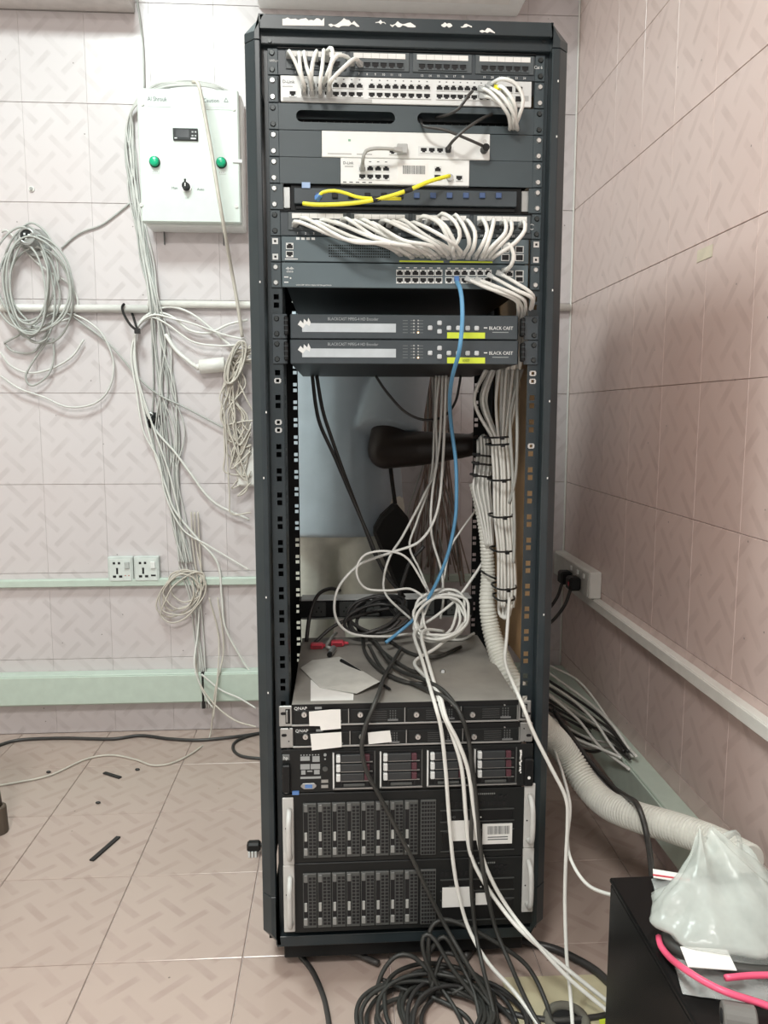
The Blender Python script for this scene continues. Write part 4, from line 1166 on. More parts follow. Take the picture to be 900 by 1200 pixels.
o = cable('patch_cable', pw([(535, 330, 1.402), (539, 338, 1.375), (541.5, 355, 1.365), (541.5, 380, 1.36), (538, 412, 1.365), (530, 442, 1.42), (527, 470, 1.52), (529, 500, 1.6), (534, 540, 1.62), (535, 580, 1.63), (533, 612, 1.64), (524, 652, 1.66), (508, 690, 1.68), (488, 722, 1.70), (466, 742, 1.70), (452, 753, 1.68)]), 0.0042, BLUE, 'blue network cable hanging from the lower slate switch into the rack')
plug(o, W(535, 326, 1.41), W(537, 335, 1.385), BLUEP)

# ---- hanging inside the open middle of the rack
g5 = 'thin white cables hanging in the open middle'
cable('network_cable', pw([(515, 440, 1.75), (511, 485, 1.76), (511, 545, 1.77), (497, 580, 1.77), (472, 628, 1.77), (458, 650, 1.77), (450, 676, 1.76), (453, 698, 1.76), (482, 726, 1.76)]), 0.0030, CABW, 'white cable in the rack opening bending left to the black strip', g5)
cable('network_cable', pw([(519, 440, 1.72), (515, 518, 1.73), (506, 584, 1.73), (506, 628, 1.73), (517, 668, 1.73), (519.5, 700, 1.73), (516, 725, 1.73)]), 0.0030, CABW, 'white cable in the rack opening dropping straight into the white coil', g5)
cable('network_cable', pw([(523, 440, 1.7), (519, 540, 1.7), (512, 600, 1.7), (492, 634, 1.7), (457, 648, 1.7), (421, 662, 1.7), (396, 690, 1.7), (393, 722, 1.7), (411, 742, 1.71), (450, 746, 1.72), (487, 743, 1.74), (536, 750, 1.76), (556, 742, 1.78)]), 0.0032, CABW, 'white cable making the widest loop in the rack opening', g5)
cable('network_cable', pw([(511, 440, 1.78), (509, 500, 1.78), (505, 560, 1.78), (489, 610, 1.78), (480, 640, 1.78), (492, 668, 1.77), (505, 700, 1.76)]), 0.0028, CABW, 'white cable in the rack opening swinging left and back to the coil', g5)
cable('network_cable', pw([(500, 690, 1.69), (478, 655, 1.68), (455, 646, 1.68), (430, 649, 1.68), (419, 662, 1.68), (419, 677, 1.68), (430, 690, 1.69), (457, 692, 1.69), (480, 690, 1.7), (498, 700, 1.7)]), 0.0028, CABW, 'white cable curled in a small loop in front of the power strip', g5)
cable('network_cable', pw([(570, 652, 1.72), (556, 674, 1.70), (535, 702, 1.69), (508, 724, 1.69), (490, 735, 1.70)]), 0.0034, CABW, 'white cable slanting from the white hose to the coil', g5)
cable('network_cable', pw([(556, 600, 1.8), (540, 622, 1.78), (527, 645, 1.76), (518, 690, 1.74)]), 0.0026, CABW, 'white cable slanting down from the right rear rail to the coil', g5)
# coil
pts = []
cc = W(516, 722, 1.66)
zq = QZ(822.5)
for k_ in range(6*14):
    a = 2*math.pi*k_/14; rr_ = 0.052+0.010*math.sin(k_*0.77)+R.uniform(-0.003, 0.003)
    pts.append((cc.x+rr_*1.0*math.cos(a)+0.006*math.sin(k_*.21), cc.y+0.045*math.sin(a)*0.8+0.015*math.sin(k_*0.13), max(zq+0.005, cc.z+rr_*0.80*math.sin(a+0.3)+0.004*math.cos(k_*.4))))
cable('cable_coil', pts, 0.0034, CABW, 'tangled coil of white cable lying behind the upper storage server', cat='cable coil')
def hang(seq, r, m, label, group=None, floor_pts=(), fz_=0.004):
    P = pw(seq)
    Yl = seq[-1][2]
    for a, b in floor_pts:
        Yl -= 0.03; q = W(a, b, Yl)
        if q.z < r+0.001: q = F(a, b, r+0.001)
        P.append(q)
    P = [Vector((p.x, p.y, max(p.z, r+0.001))) for p in P]
    return cable('network_cable', P, r, m, label, group)
g6 = 'white cables hanging in front of the servers'
hang([(497, 733, 1.66), (486, 741, 1.62), (487, 752, 1.58), (493, 768, 1.52), (504, 806, 1.41), (511, 830, 1.368), (517, 855, 1.362), (522, 900, 1.36), (526, 955, 1.355), (531, 1010, 1.35), (538, 1050, 1.345), (550, 1090, 1.335)], 0.0040, CABW, 'left of the three white cables hanging down over the server fronts', g6, [(572, 1128), (605, 1165), (640, 1215)])
hang([(520, 740, 1.66), (500, 738, 1.62), (494, 746, 1.58), (500, 770, 1.51), (511, 808, 1.41), (519, 836, 1.366), (530, 862, 1.358), (541, 900, 1.352), (546, 955, 1.35), (550, 995, 1.35), (562, 1025, 1.345), (585, 1060, 1.335), (612, 1092, 1.30)], 0.0040, CABW, 'middle of the three white cables hanging down over the server fronts', g6, [(660, 1132), (720, 1180), (760, 1210)])
hang([(530, 744, 1.66), (510, 760, 1.6), (486, 776, 1.55), (500, 795, 1.46), (515, 815, 1.39), (523, 842, 1.355), (537, 870, 1.348), (549, 905, 1.345), (556, 955, 1.345), (564, 1000, 1.345), (578, 1035, 1.34), (598, 1068, 1.33), (622, 1098, 1.29)], 0.0040, CABW, 'right of the three white cables hanging down over the server fronts', g6, [(665, 1145), (712, 1185), (745, 1215)])
hang([(597, 700, 1.55), (594, 745, 1.52), (592, 775, 1.48), (601, 800, 1.42), (612, 825, 1.365), (626, 860, 1.355), (645, 898, 1.35), (663, 935, 1.345), (665, 965, 1.345), (663, 1010, 1.34), (662, 1060, 1.33), (664, 1120, 1.30), (668, 1160, 1.27)], 0.0038, CABW, 'long white cable dropping past the right post to the floor', None, [(672, 1215)])
cable('network_cable', pw([(640, 850, 1.72), (652, 885, 1.62), (661, 912, 1.52), (668, 945, 1.42), (665, 985, 1.37), (671, 1012, 1.33), (690, 1038, 1.28), (722, 1050, 1.2), (745, 1051, 1.12)]), 0.0034, CABW, 'white cable from behind the rack curving right to the black box')
g7 = 'dusty dark cables hanging in front of the servers'
hang([(470, 760, 1.66), (452, 790, 1.50), (444, 812, 1.392), (436, 832, 1.362), (427, 855, 1.36), (424, 878, 1.358), (430, 905, 1.357), (446, 935, 1.356), (465, 972, 1.354), (485, 1010, 1.352), (503, 1048, 1.348), (522, 1085, 1.335), (545, 1125, 1.30)], 0.0042, CABD, 'dusty dark cable curling past the notes and over the drive trays', g7, [(575, 1175), (590, 1215)])
hang([(440, 752, 1.66), (462, 782, 1.55), (500, 798, 1.44), (522, 812, 1.39), (540, 838, 1.350), (550, 872, 1.348), (556, 920, 1.345), (561, 975, 1.342), (568, 1030, 1.338), (580, 1085, 1.325), (598, 1130, 1.29)], 0.0042, CABD, 'dusty dark cable running between the white hanging cables', g7, [(618, 1175), (640, 1215)])
hang([(432, 756, 1.68), (452, 788, 1.56), (496, 806, 1.43), (528, 822, 1.368), (545, 850, 1.352), (552, 890, 1.345), (553, 940, 1.348), (552, 1000, 1.35), (553, 1050, 1.345), (558, 1095, 1.33), (565, 1130, 1.29)], 0.0040, CABD, 'dusty dark cable hanging straight down beside the paper stickers', g7, [(575, 1170), (585, 1215)])
# dark clutter around the power strip and on the lid
g8 = 'black cables inside the rack'
cable('power_cable', pw([(371, 440, 1.85), (378, 480, 1.85), (388, 512, 1.85), (405, 560, 1.85), (428, 620, 1.85), (442, 655, 1.85), (462, 685, 1.86)]), 0.0045, CABK, 'black cable slanting down the rack opening, left strand', g8)
cable('power_cable', pw([(366, 440, 1.84), (370, 475, 1.84), (376, 500, 1.84), (392, 535, 1.84), (412, 582, 1.84), (432, 628, 1.84), (450, 670, 1.85), (474, 700, 1.86)]), 0.0045, CABK, 'black cable slanting down the rack opening, right strand', g8)
cable('power_cable', pw([(440, 440, 1.80), (452, 458, 1.80), (474, 482, 1.8), (497, 492, 1.8), (520, 488, 1.8), (534, 470, 1.8), (540, 440, 1.8)]), 0.0032, CABK, 'thin black cable sagging under the encoders', g8)
cable('power_cable', pw([(359, 752, 1.78), (363, 722, 1.8), (372, 698, 1.83), (386, 690, 1.86), (398, 692, 1.92)]), 0.0048, CABK, 'black cable arching at the left end of the power strip', g8)
cable('power_cable', pw([(368, 754, 1.76), (388, 736, 1.78), (408, 726, 1.8), (430, 719, 1.84), (445, 716, 1.93)]), 0.0045, CABK, 'black cable slanting from the lid to the power strip', g8)
cable('power_cable', pw([(497, 640, 1.83), (480, 660, 1.83), (470, 690, 1.84), (462, 710, 1.85), (440, 716, 1.86)]), 0.0045, CABK, 'black cable coming down on the middle of the power strip', g8)
pts = []
cc = W(440, 722, 1.80)
for k_ in range(5*12):
    a = 2*math.pi*k_/12; rr_ = 0.058+0.014*math.sin(k_*0.9)+R.uniform(-0.004, 0.004)
    pts.append((cc.x+rr_*1.1*math.cos(a)+0.01*math.sin(k_*.31), cc.y+0.04*math.sin(a)+0.02*math.sin(k_*0.17), max(zq+0.006, cc.z+rr_*0.55*math.sin(a+0.5))))
cable('cable_coil', pts, 0.0045, CABK, 'messy coil of black cable in front of the power strip', cat='cable coil')
zl_ = zq+0.0055
for k_, seq in enumerate(([(425, 745), (428, 765), (445, 785), (470, 798), (500, 802)], [(432, 746), (450, 765), (480, 785), (505, 790)], [(452, 748), (480, 765), (510, 770), (540, 758)])):
    cable('power_cable', [F(a, b, zl_) for a, b in seq], 0.0042, CABD, ('longest dusty dark cable lying across the steel lid', 'middle dusty dark cable lying across the steel lid', 'rearmost dusty dark cable lying across the steel lid')[k_], 'dusty cables lying on the lid')
# things on the lid
def flat_sheet(pts, z, th, name, m, label, cat, lift=None):
    mb = MB(); P = [F(a, b, z) for a, b in pts]
    n = len(P)
    zz = lift or [0]*n
    mb.v += [(p.x, p.y, p.z+l) for p, l in zip(P, zz)]+[(p.x, p.y, p.z+l+th) for p, l in zip(P, zz)]
    mb.face(tuple(reversed(range(n)))); mb.face(tuple(range(n, 2*n)))
    for i in range(n):
        j = (i+1) % n; mb.face((i, j, n+j, n+i))
    o = mb.build(name, m); return setp(o, label, cat)
flat_sheet([(364, 797), (415, 800), (414, 820.5), (364, 821.5)], zq+0.0003, 0.0006, 'paper_sheet', OFFW, 'small white paper at the front edge of the steel lid', 'paper')
flat_sheet([(352, 783), (366, 775), (398, 772), (445, 806), (418, 814), (375, 806)], zq+0.0016, 0.0008, 'paper_sheet', mat('grey_paper', (0.55, 0.55, 0.51), 0.8), 'larger grey paper sheet with a curled corner on the steel lid', 'paper', [0, 0.002, 0.004, 0.012, 0.002, 0])
mb = MB(); p, q = F(400, 774, zq+0.010), F(456, 807, zq+0.005); mb.cyl(p, q, 0.0042, 0.0030, n=8); mb.cyl(q, q+(q-p).normalized()*0.006, 0.003, 0.0008, n=8)
setp(mb.build('marker_pen', TIE), 'black pen lying beside the grey paper on the lid', 'pen')
for (a, b, lab) in ((372, 756, 'left red plug lying at the rear of the steel lid'), (396, 753, 'right red plug lying at the rear of the steel lid')):
    t = thing('red_plug', F(a, b+4, zq), lab, 'plug', 'red plugs on the lid')
    c = F(a, b+4, zq)
    MB().box(c.x-0.016, c.x+0.014, c.y-0.010, c.y+0.010, zq+0.0005, zq+0.013).build('body', RED, t, 0.003)
    MB().box(c.x-0.012, c.x+0.010, c.y-0.0115, c.y-0.0095, zq+0.004, zq+0.010).build('socket', mat('dark_red', (0.25, 0.02, 0.03), 0.5), t)
    MB().cyl((c.x+0.014, c.y, zq+0.007), (c.x+0.024, c.y+0.002, zq+0.006), 0.004, 0.003, n=8).build('boot', RED, t)
t = thing('connector', F(390, 770, zq), 'small grey connector with a black tip between the red plugs', 'connector')
c = F(389, 768, zq)
mb = MB(); mb.cyl((c.x-0.004, c.y-0.01, zq+0.007), (c.x+0.004, c.y+0.022, zq+0.010), 0.0065, n=10); mb.build('shell', STEEL, t)
mb = MB(); mb.cyl((c.x-0.0055, c.y-0.018, zq+0.0068), (c.x-0.004, c.y-0.01, zq+0.007), 0.0058, n=10); mb.build('tip', TIE, t)
mb = MB(); mb.tube(spline([(c.x+0.004, c.y+0.022, zq+0.010), F(383, 758, zq+0.012), F(388, 748, zq+0.01), F(394, 742, zq+0.006)]), 0.004, 6); mb.build('lead', CABG, t, smooth=True)
t = setp(MB().cyl(F(519, 787, zq+0.0002), F(519, 787, zq+0.003), 0.006, 0.004, n=8).build('loose_screw', STEEL), 'loose screw lying on the middle of the dusty steel lid', 'screw')

# ---- the tied bundle down the right side
g9 = 'white cables tied in the thick bundle at right'
lab9 = 'white network cable in the thick zip-tied bundle inside the rack'
for k_ in range(16):
    f = k_/15.0
    row = (k_ % 3)
    Yb = 1.60+0.012*row
    x_top = 570+f*40; x_a = 576+f*21; x_b = 581+f*20; x_c = 584+f*20
    wob = R.uniform(-1.6, 1.6)
    seq = [(x_top, 430, Yb), (x_top-4+wob*2-(12*(1-f) if f < .3 else 0), 470, Yb), (x_a+wob, 513, Yb), (x_a+1, 525, Yb), (x_b-wob-1, 560, Yb), (x_b-1, 606, Yb), (x_c-1+wob, 645, Yb), (x_c, 690, Yb), (x_c+wob-2*f, 712, Yb)]
    if k_ in (1, 4, 7):     # turned back up at the lower end
        seq += [(586+f*14, 722, Yb-0.006), (596-f*4, 724, Yb-0.012), (600-f*4, 708, Yb-0.015)]
    cable('network_cable', pw(seq), 0.0034, CABW, lab9, g9)
for k_, (a, b, y) in enumerate(((574, 600, 513), (576, 599, 521.5), (578, 600, 563), (579, 601, 606), (581, 604, 646), (583, 605, 690), (584, 603, 703))):
    mb = MB(); p, q = W(a, y, 1.578), W(b, y-1.5, 1.578)
    ring = [p, (p+q)/2+Vector((0, -0.014, 0)), q, q+Vector((0, 0.055, 0)), p+Vector((0, 0.055, 0))]
    mb.tube(spline(ring, 0.005, True)+[ring[0]], 0.0022, 6)
    mb.box((p.x+q.x)/2-0.004, (p.x+q.x)/2+0.004, p.y-0.019, p.y-0.011, p.z-0.0035, p.z+0.0035)
    setp(mb.build('cable_tie', TIE), ('topmost', 'second', 'third', 'fourth', 'fifth', 'second lowest', 'lowest')[k_]+' black cable tie around the thick white bundle in the rack', 'cable tie', 'ties on the thick bundle')
cable('network_cable', pw([(612, 432, 1.53), (601, 470, 1.54), (598, 500, 1.55), (601, 560, 1.55), (603, 620, 1.55), (602, 660, 1.55)]), 0.0036, CABG, 'loose grey cable hanging along the outside of the thick bundle')
cable('network_cable', pw([(607, 432, 1.52), (606, 470, 1.53), (606, 520, 1.53), (604, 560, 1.54), (597, 590, 1.56)]), 0.0034, CABG, 'short loose cable joining the thick bundle from the right')
# smaller bundle next to it
g10 = 'white cables in the small tied bundle'
for k_ in range(8):
    f = k_/7.0; Yb = 1.66+0.01*(k_ % 2)
    seq = [(560+f*14, 528+8*(f-0.5)**2, Yb), (560+f*13, 516-6*math.sin(math.pi*f), Yb-0.01), (560+f*15, 530, Yb-0.012), (558+f*17, 545, Yb), (556+f*18, 560, Yb-0.006), (555+f*19, 574, Yb-0.008), (562+f*14, 600, Yb), (570+f*8, 640, Yb)]
    cable('network_cable', pw(seq), 0.0030, CABW, 'white network cable in the small tied bundle left of the thick one', g10)
for k_, (a, b, y) in enumerate(((559, 577, 533), (558, 578, 543), (556, 576, 557))):
    mb = MB(); p, q = W(a, y, 1.638), W(b, y+2, 1.638)
    ring = [p, (p+q)/2+Vector((0, -0.010, 0)), q, q+Vector((0, 0.04, 0)), p+Vector((0, 0.04, 0))]
    mb.tube(spline(ring, 0.005, True)+[ring[0]], 0.0024, 6)
    mb.box(p.x-0.002, p.x+0.006, p.y-0.006, p.y+0.002, p.z-0.004, p.z+0.004)
    setp(mb.build('cable_tie', TIE), ('upper', 'middle', 'lower')[k_]+' black cable tie on the small white bundle', 'cable tie', 'ties on the small bundle')

# ---- corrugated hose: down the right side, out under the board and on to the wall
def hose(pts, radii, name, label):
    P = spline(pts, 0.0022); n = len(P)
    # resample evenly so the ribs keep one pitch
    L = [0]
    for i in range(1, n): L.append(L[-1]+(P[i]-P[i-1]).length)
    tot = L[-1]; step = 0.0027; m = int(tot/step)
    out = []; rs = []; j = 0
    for i in range(m+1):
        d = i*step
        while j < n-2 and L[j+1] < d: j += 1
        t = (d-L[j])/max(1e-9, L[j+1]-L[j]); out.append(P[j].lerp(P[j+1], min(1, t)))
        u = d/tot*(len(radii)-1); a = min(len(radii)-2, int(u)); r = radii[a]+(radii[a+1]-radii[a])*(u-a)
        rs.append(r*(0.87 if i % 3 == 0 else 1.0))
    mb = MB(); mb.tube(out, rs, 26)
    return setp(mb.build(name, FLEX, smooth=False), label, 'hose')
hose(pw([(556, 566, 1.70), (562, 590, 1.69), (569, 630, 1.68), (572, 670, 1.68), (571, 705, 1.66), (575, 735, 1.65), (584, 765, 1.62), (596, 795, 1.58), (612, 822, 1.56), (632, 848, 1.62), (652, 868, 1.66), (668, 890, 1.66), (688, 920, 1.62), (712, 943, 1.56), (746, 957, 1.48), (790, 970, 1.40), (838, 988, 1.31), (880, 1010, 1.22)]),
     [0.013, 0.014, 0.017, 0.021, 0.027, 0.030, 0.030, 0.031, 0.031, 0.031, 0.031, 0.031], 'flexible_hose', 'thick white corrugated hose running down the rack and out to the right wall')
mb = MB(); p, q = W(568, 672, 1.655), W(582, 678, 1.655)
ring = [p, (p+q)/2+Vector((0, -0.012, 0)), q, q+Vector((0, 0.05, 0)), p+Vector((0, 0.05, 0))]
mb.tube(spline(ring, 0.005, True)+[ring[0]], 0.0022, 6)
setp(mb.build('cable_tie', TIE), 'black cable tie around the white corrugated hose', 'cable tie')

# ================================================================== PERSON BEHIND THE RACK
def limb_mesh(chains, voxel, name, m, smooth_it=6, extra=None):
    "tapered round limbs fused into one continuous surface"
    mb = MB()
    for ch in chains:
        for (p, r), (q, s_) in zip(ch[:-1], ch[1:]):
            mb.cyl(p, q, r, s_, n=16)
        for p, r in ch: mb.sphere(p, r, nu=14, nv=10)
    if extra: extra(mb)
    me, c = mb.mesh(name, m)
    o = bpy.data.objects.new(name, me); COL.objects.link(o)
    md = o.modifiers.new('r', 'REMESH'); md.mode = 'VOXEL'; md.voxel_size = voxel; md.use_smooth_shade = True
    sm = o.modifiers.new('s', 'SMOOTH'); sm.iterations = smooth_it; sm.factor = 0.5
    dg = bpy.context.evaluated_depsgraph_get(); dg.update()
    me2 = bpy.data.meshes.new_from_object(o.evaluated_get(dg))
    COL.objects.unlink(o); bpy.data.objects.remove(o)
    me2.name = name; me2.materials.clear(); me2.materials.append(m)
    for p in me2.polygons: p.use_smooth = True
    return me2, c
def V(*a): return Vector(a)
PY = 2.36
hipz = 0.84; hx = 0.00
elb = W(452, 528, 2.19); wr = W(548, 522, 2.10); sh_r = V(0.215, 2.36, 1.335); sh_l = V(-0.13, 2.40, 1.33)
elb2 = V(-0.175, 2.44, 1.06); wr2 = V(-0.17, 2.42, 0.83)
neck = V(0.03, 2.34, 1.41); head = V(0.05, 2.30, 1.555)
kl, kr = V(-0.10, 2.36, 0.47), V(0.10, 2.36, 0.47)
al, ar = V(-0.12, 2.38, 0.075), V(0.12, 2.38, 0.075)
def hand(mb_chains, w, d, side, thumb):
    "palm and five fingers from wrist w, pointing along d, spread along side"
    d = d.normalized(); side = side.normalized(); n = d.cross(side).normalized()
    p = w+d*0.05
    mb_chains.append([(w, 0.024), (p-side*0.022+d*0.03, 0.013)]); mb_chains.append([(w, 0.024), (p+side*0.022+d*0.03, 0.013)]); mb_chains.append([(w, 0.026), (p+d*0.03, 0.015)])
    for k_, (o_, L_) in enumerate(((-0.031, 0.058), (-0.011, 0.072), (0.010, 0.078), (0.031, 0.070))):
        b = p+side*o_+d*0.032; k1 = b+d*(L_*0.45)+n*0.006; k2 = k1+d*(L_*0.25)+n*0.020; k3 = k2+d*(L_*0.05)+n*0.020
        mb_chains.append([(b, 0.0095), (k1, 0.0088), (k2, 0.0080), (k3, 0.0070)])
    tb = w+side*(0.022*thumb)+d*0.02; t1 = tb+side*(0.028*thumb)+d*0.024; t2 = t1+d*0.030+n*0.012+side*(0.004*thumb)
    mb_chains.append([(tb, 0.013), (t1, 0.0105), (t2, 0.0085)])
ch = [
    [(V(hx, PY, hipz), 0.135), (V(hx, PY, 1.0), 0.125), (V(hx+0.005, PY-0.005, 1.2), 0.135), (V(0.01, PY-0.01, 1.31), 0.11)],
    [(sh_l, 0.060), (V(0.01, PY, 1.34), 0.09), (sh_r, 0.060)], [(V(0.01, PY-0.005, 1.34), 0.075), (neck, 0.054), (head-V(0, 0, 0.05), 0.05)],
    [(sh_r, 0.058), (elb, 0.053), (elb.lerp(wr, 0.45), 0.049), (wr, 0.033)], [(sh_l, 0.056), (elb2, 0.041), (wr2, 0.027)],
    [(V(-0.085, PY, hipz), 0.095), (kl, 0.060), (al, 0.040), (al+V(-0.01, -0.13, -0.04), 0.034)], [(V(0.085, PY, hipz), 0.095), (kr, 0.060), (ar, 0.040), (ar+V(0.01, -0.13, -0.04), 0.034)],
]
hand(ch, wr, W(575, 520, 2.08)-wr, V(0, 0.2, 1), 1)
hand(ch, wr2, V(0.02, -0.15, -1), V(0.1, -1, 0), 1)
def head_extra(mb):
    h = head
    mb.sphere(h, 0.092, 0.86, 1.05, 1.22, 18, 14)                       # skull
    mb.sphere(h+V(0, -0.03, -0.055), 0.062, 0.95, 1.0, 1.0)             # jaw
    mb.sphere(h+V(0, -0.098, -0.020), 0.017, 0.9, 1.2, 1.5)             # nose
    mb.sphere(h+V(0, -0.090, -0.062), 0.018, 1.5, 0.8, 0.6)             # lips
    for s_ in (-1, 1):
        mb.sphere(h+V(0.080*s_, 0.0, -0.01), 0.026, 0.35, 0.7, 1.2)     # ears
        mb.sphere(h+V(0.034*s_, -0.086, 0.022), 0.020, 1.4, 0.5, 0.5)   # brow
me, c = limb_mesh(ch, 0.0085, 'body', SKIN, 4, head_extra)
person = bpy.data.objects.new('person', me); link(person, c)
setp(person, 'person in a grey blue short sleeved shirt working behind the rack, arm reaching right', 'person')
# shirt: torso with hem at the hip, two short sleeves
slv = W(456, 508, 2.20)
def shirt_extra(mb):
    for z0_, z1_, rx0, rx1, ry0, ry1 in ((0.742, 0.86, 0.215, 0.205, 0.155, 0.155), (0.86, 1.08, 0.205, 0.195, 0.155, 0.150), (1.08, 1.27, 0.195, 0.200, 0.15, 0.155), (1.27, 1.40, 0.20, 0.10, 0.155, 0.095)):
        k = len(mb.v); n = 28
        for z_, rx, ry in ((z0_, rx0, ry0), (z1_, rx1, ry1)):
            for i in range(n):
                a = 2*math.pi*i/n; fold = 1+0.025*math.sin(5*a+z_*9)
                mb.v.append((hx-0.01+rx*fold*math.cos(a), PY+ry*fold*math.sin(a), z_))
        for i in range(n):
            j = (i+1) % n; mb.face((k+i, k+j, k+n+j, k+n+i))
        mb.face(tuple(k+i for i in reversed(range(n)))); mb.face(tuple(k+n+i for i in range(n)))
    d = (elb-sh_r); e = sh_r+d*0.86
    mb.cyl(sh_r-d*0.05+V(0, 0, 0.02), e, 0.088, 0.092, n=24); mb.sphere(sh_r, 0.088)
    d2 = (elb2-sh_l); e2 = sh_l+d2*0.62
    mb.cyl(sh_l-d2*0.05, e2, 0.084, 0.080, n=20); mb.sphere(sh_l, 0.084)
me, c = limb_mesh([], 0.008, 'shirt', SHIRT, 3, shirt_extra)
o = bpy.data.objects.new('shirt', me); link(o, c, person)
def trouser_extra(mb):
    mb.sphere((hx, PY, hipz-0.02), 0.15, 1.22, 0.92, 0.9)
tr_ = [[(V(-0.095, PY, hipz-0.03), 0.112), (kl, 0.088), (al+V(0, 0, 0.02), 0.072)], [(V(0.095, PY, hipz-0.03), 0.112), (kr, 0.088), (ar+V(0, 0, 0.02), 0.072)]]
me, c = limb_mesh(tr_, 0.01, 'trousers', TROU, 3, trouser_extra)
o = bpy.data.objects.new('trousers', me); link(o, c, person)
mb = MB(); mb.sphere(head+V(0, 0.014, 0.022), 0.097, 0.89, 1.02, 1.12, 18, 12)
o = mb.build('hair', HAIR, person, smooth=True)
for s_ in (-1, 1):
    mb = MB(); mb.sphere(head+V(0.032*s_, -0.085, 0.002), 0.0115, 1.3, 0.7, 0.7); e = mb.build('eye', EYEW, person, smooth=True)
    mb = MB(); mb.sphere(head+V(0.032*s_, -0.0925, 0.002), 0.005); mb.build('pupil', HAIR, e, smooth=True)
for a_, s_ in ((al, -1), (ar, 1)):
    mb = MB(); q = a_+V(0.006*s_, -0.07, -0.04); mb.sphere((q.x, q.y, 0.034), 0.05, 0.9, 2.3, 0.66, 14, 8)
    mb.build('shoe', BAGM, person, smooth=True)
# black bag hanging at the person's side
t = thing('shoulder_bag', W(470, 690, 2.20), 'dark cloth bag hanging behind the rack below the reaching arm', 'bag')
mb = MB(); Yg = 2.19
pts = [(W(a, b, Yg).x, W(a, b, Yg).z) for a, b in ((463, 588), (478, 606), (484, 640), (500, 700), (470, 705), (452, 660), (436, 622), (446, 604))]
mb.prism(pts, 'y', Yg-0.025, Yg+0.035); mb.build('pouch', BAGM, t, 0.010)
p, q = W(463, 590, Yg), W(448, 420, Yg+0.02)
mb = MB(); mb.tube(spline([p, W(457, 540, Yg+0.03), q], 0.02), 0.006, 6); mb.build('strap', BAGM, t, smooth=True)
# dusty wires hanging on the wall behind
for k_ in range(40):
    a = 508+R.uniform(-14, 22); b = a+R.uniform(-34, 30)
    cable('hanging_wire', pw([(a+R.uniform(-4, 4), 430, 2.50), (a, 520+R.uniform(-20, 20), 2.48+R.uniform(0, .06)), ((a+b)/2+R.uniform(-8, 8), 600, 2.5), (b, 660+R.uniform(0, 30), 2.5+R.uniform(-0.03, 0.04))]), 0.0026, STRAW if k_ % 3 else CABG, 'dusty thin wire hanging on the wall behind the rack opening', 'dusty wires behind the rack', step=0.02)

# ================================================================== LEFT: BACK WALL OBJECTS
# control box
Yx = WY-0.11
cb = thing('control_box', W(222, 268, WY), 'white wall control box with two green buttons and a small display', 'control box')
def CX(p, y): return fx(p, Yx, y)
def CZ(y, p=220): return fz(y, Yx, p)
zb0, zb1 = CZ(261, 222), CZ(104, 220); xb0, xb1 = CX(163, 190), CX(281, 190)
MB().box(xb0+0.008, xb1+0.006, Yx+0.022, WY-0.0005, zb0-0.006, zb1-0.004).build('back_box', WHITE, cb, 0.004)
MB().box(xb0, xb1, Yx, Yx+0.022, zb0, zb1).build('door', CTRL, cb, 0.004)
def cbox(name, m, x0, x1, y0, y1, proud, par=cb, bevel=0.0):
    return MB().box(CX(x0, (y0+y1)/2), CX(x1, (y0+y1)/2), Yx-proud, Yx, CZ(y1), CZ(y0)).build(name, m, par, bevel)
dsp = cbox('display', BLACK, 203, 232, 151, 165, 0.006, bevel=0.001)
MB().box(CX(206.5, 157), CX(222, 157), Yx-0.0066, Yx-0.006, CZ(162), CZ(153)).build('screen', DARKGLASS, dsp)
for a, b in ((225, 154.5), (228.5, 154.5), (225, 159), (228.5, 159)): MB().box(CX(a, b), CX(a+2, b), Yx-0.0068, Yx-0.006, CZ(b+1.6), CZ(b)).build('key', GREYP, dsp)
MB().box(CX(224, 163), CX(230, 163), Yx-0.0066, Yx-0.006, CZ(163.8), CZ(162.2)).build('fine_print', TXTW, dsp)
MB().box(CX(205, 163), CX(208, 163), Yx-0.0066, Yx-0.006, CZ(163.4), CZ(162.2)).build('fine_print', TXTW, dsp)
for a, b in ((181.5, 190), (259.5, 191)):
    c = W(a, b, Yx)
    bt_ = MB().cyl((c.x, Yx-0.004, c.z), (c.x, Yx, c.z), 0.0165, n=24).build('button_ring', BLACK, cb)
    MB().cyl((c.x, Yx-0.016, c.z), (c.x, Yx-0.004, c.z), 0.0130, 0.0150, n=24).build('green_button', GREEN, bt_, 0.001, True)
    MB().box(c.x-0.012, c.x+0.012, Yx-0.0008, Yx, c.z-0.034, c.z-0.022).build('caption', mat('caption_grey', (0.62, 0.66, 0.62), 0.6), cb)
    for q in range(3): MB().box(c.x-0.008+q*0.006, c.x-0.004+q*0.006, Yx-0.0011, Yx-0.0007, c.z-0.030, c.z-0.026).build('fine_print', GREYP, cb)
c = W(218.5, 219, Yx)
kb = MB().cyl((c.x, Yx-0.004, c.z), (c.x, Yx, c.z), 0.0160, n=24).build('knob_ring', CHROME, cb)
mb = MB(); mb.cyl((c.x, Yx-0.018, c.z), (c.x, Yx-0.004, c.z), 0.0115, 0.0130, n=20); mb.box(c.x-0.003, c.x+0.003, Yx-0.022, Yx-0.018, c.z-0.012, c.z+0.018); mb.build('selector_knob', BLACK, kb, 0.0006)
MB().box(c.x-0.0014, c.x+0.0014, Yx-0.0226, Yx-0.022, c.z-0.004, c.z+0.006).build('knob_mark', OFFW, kb)
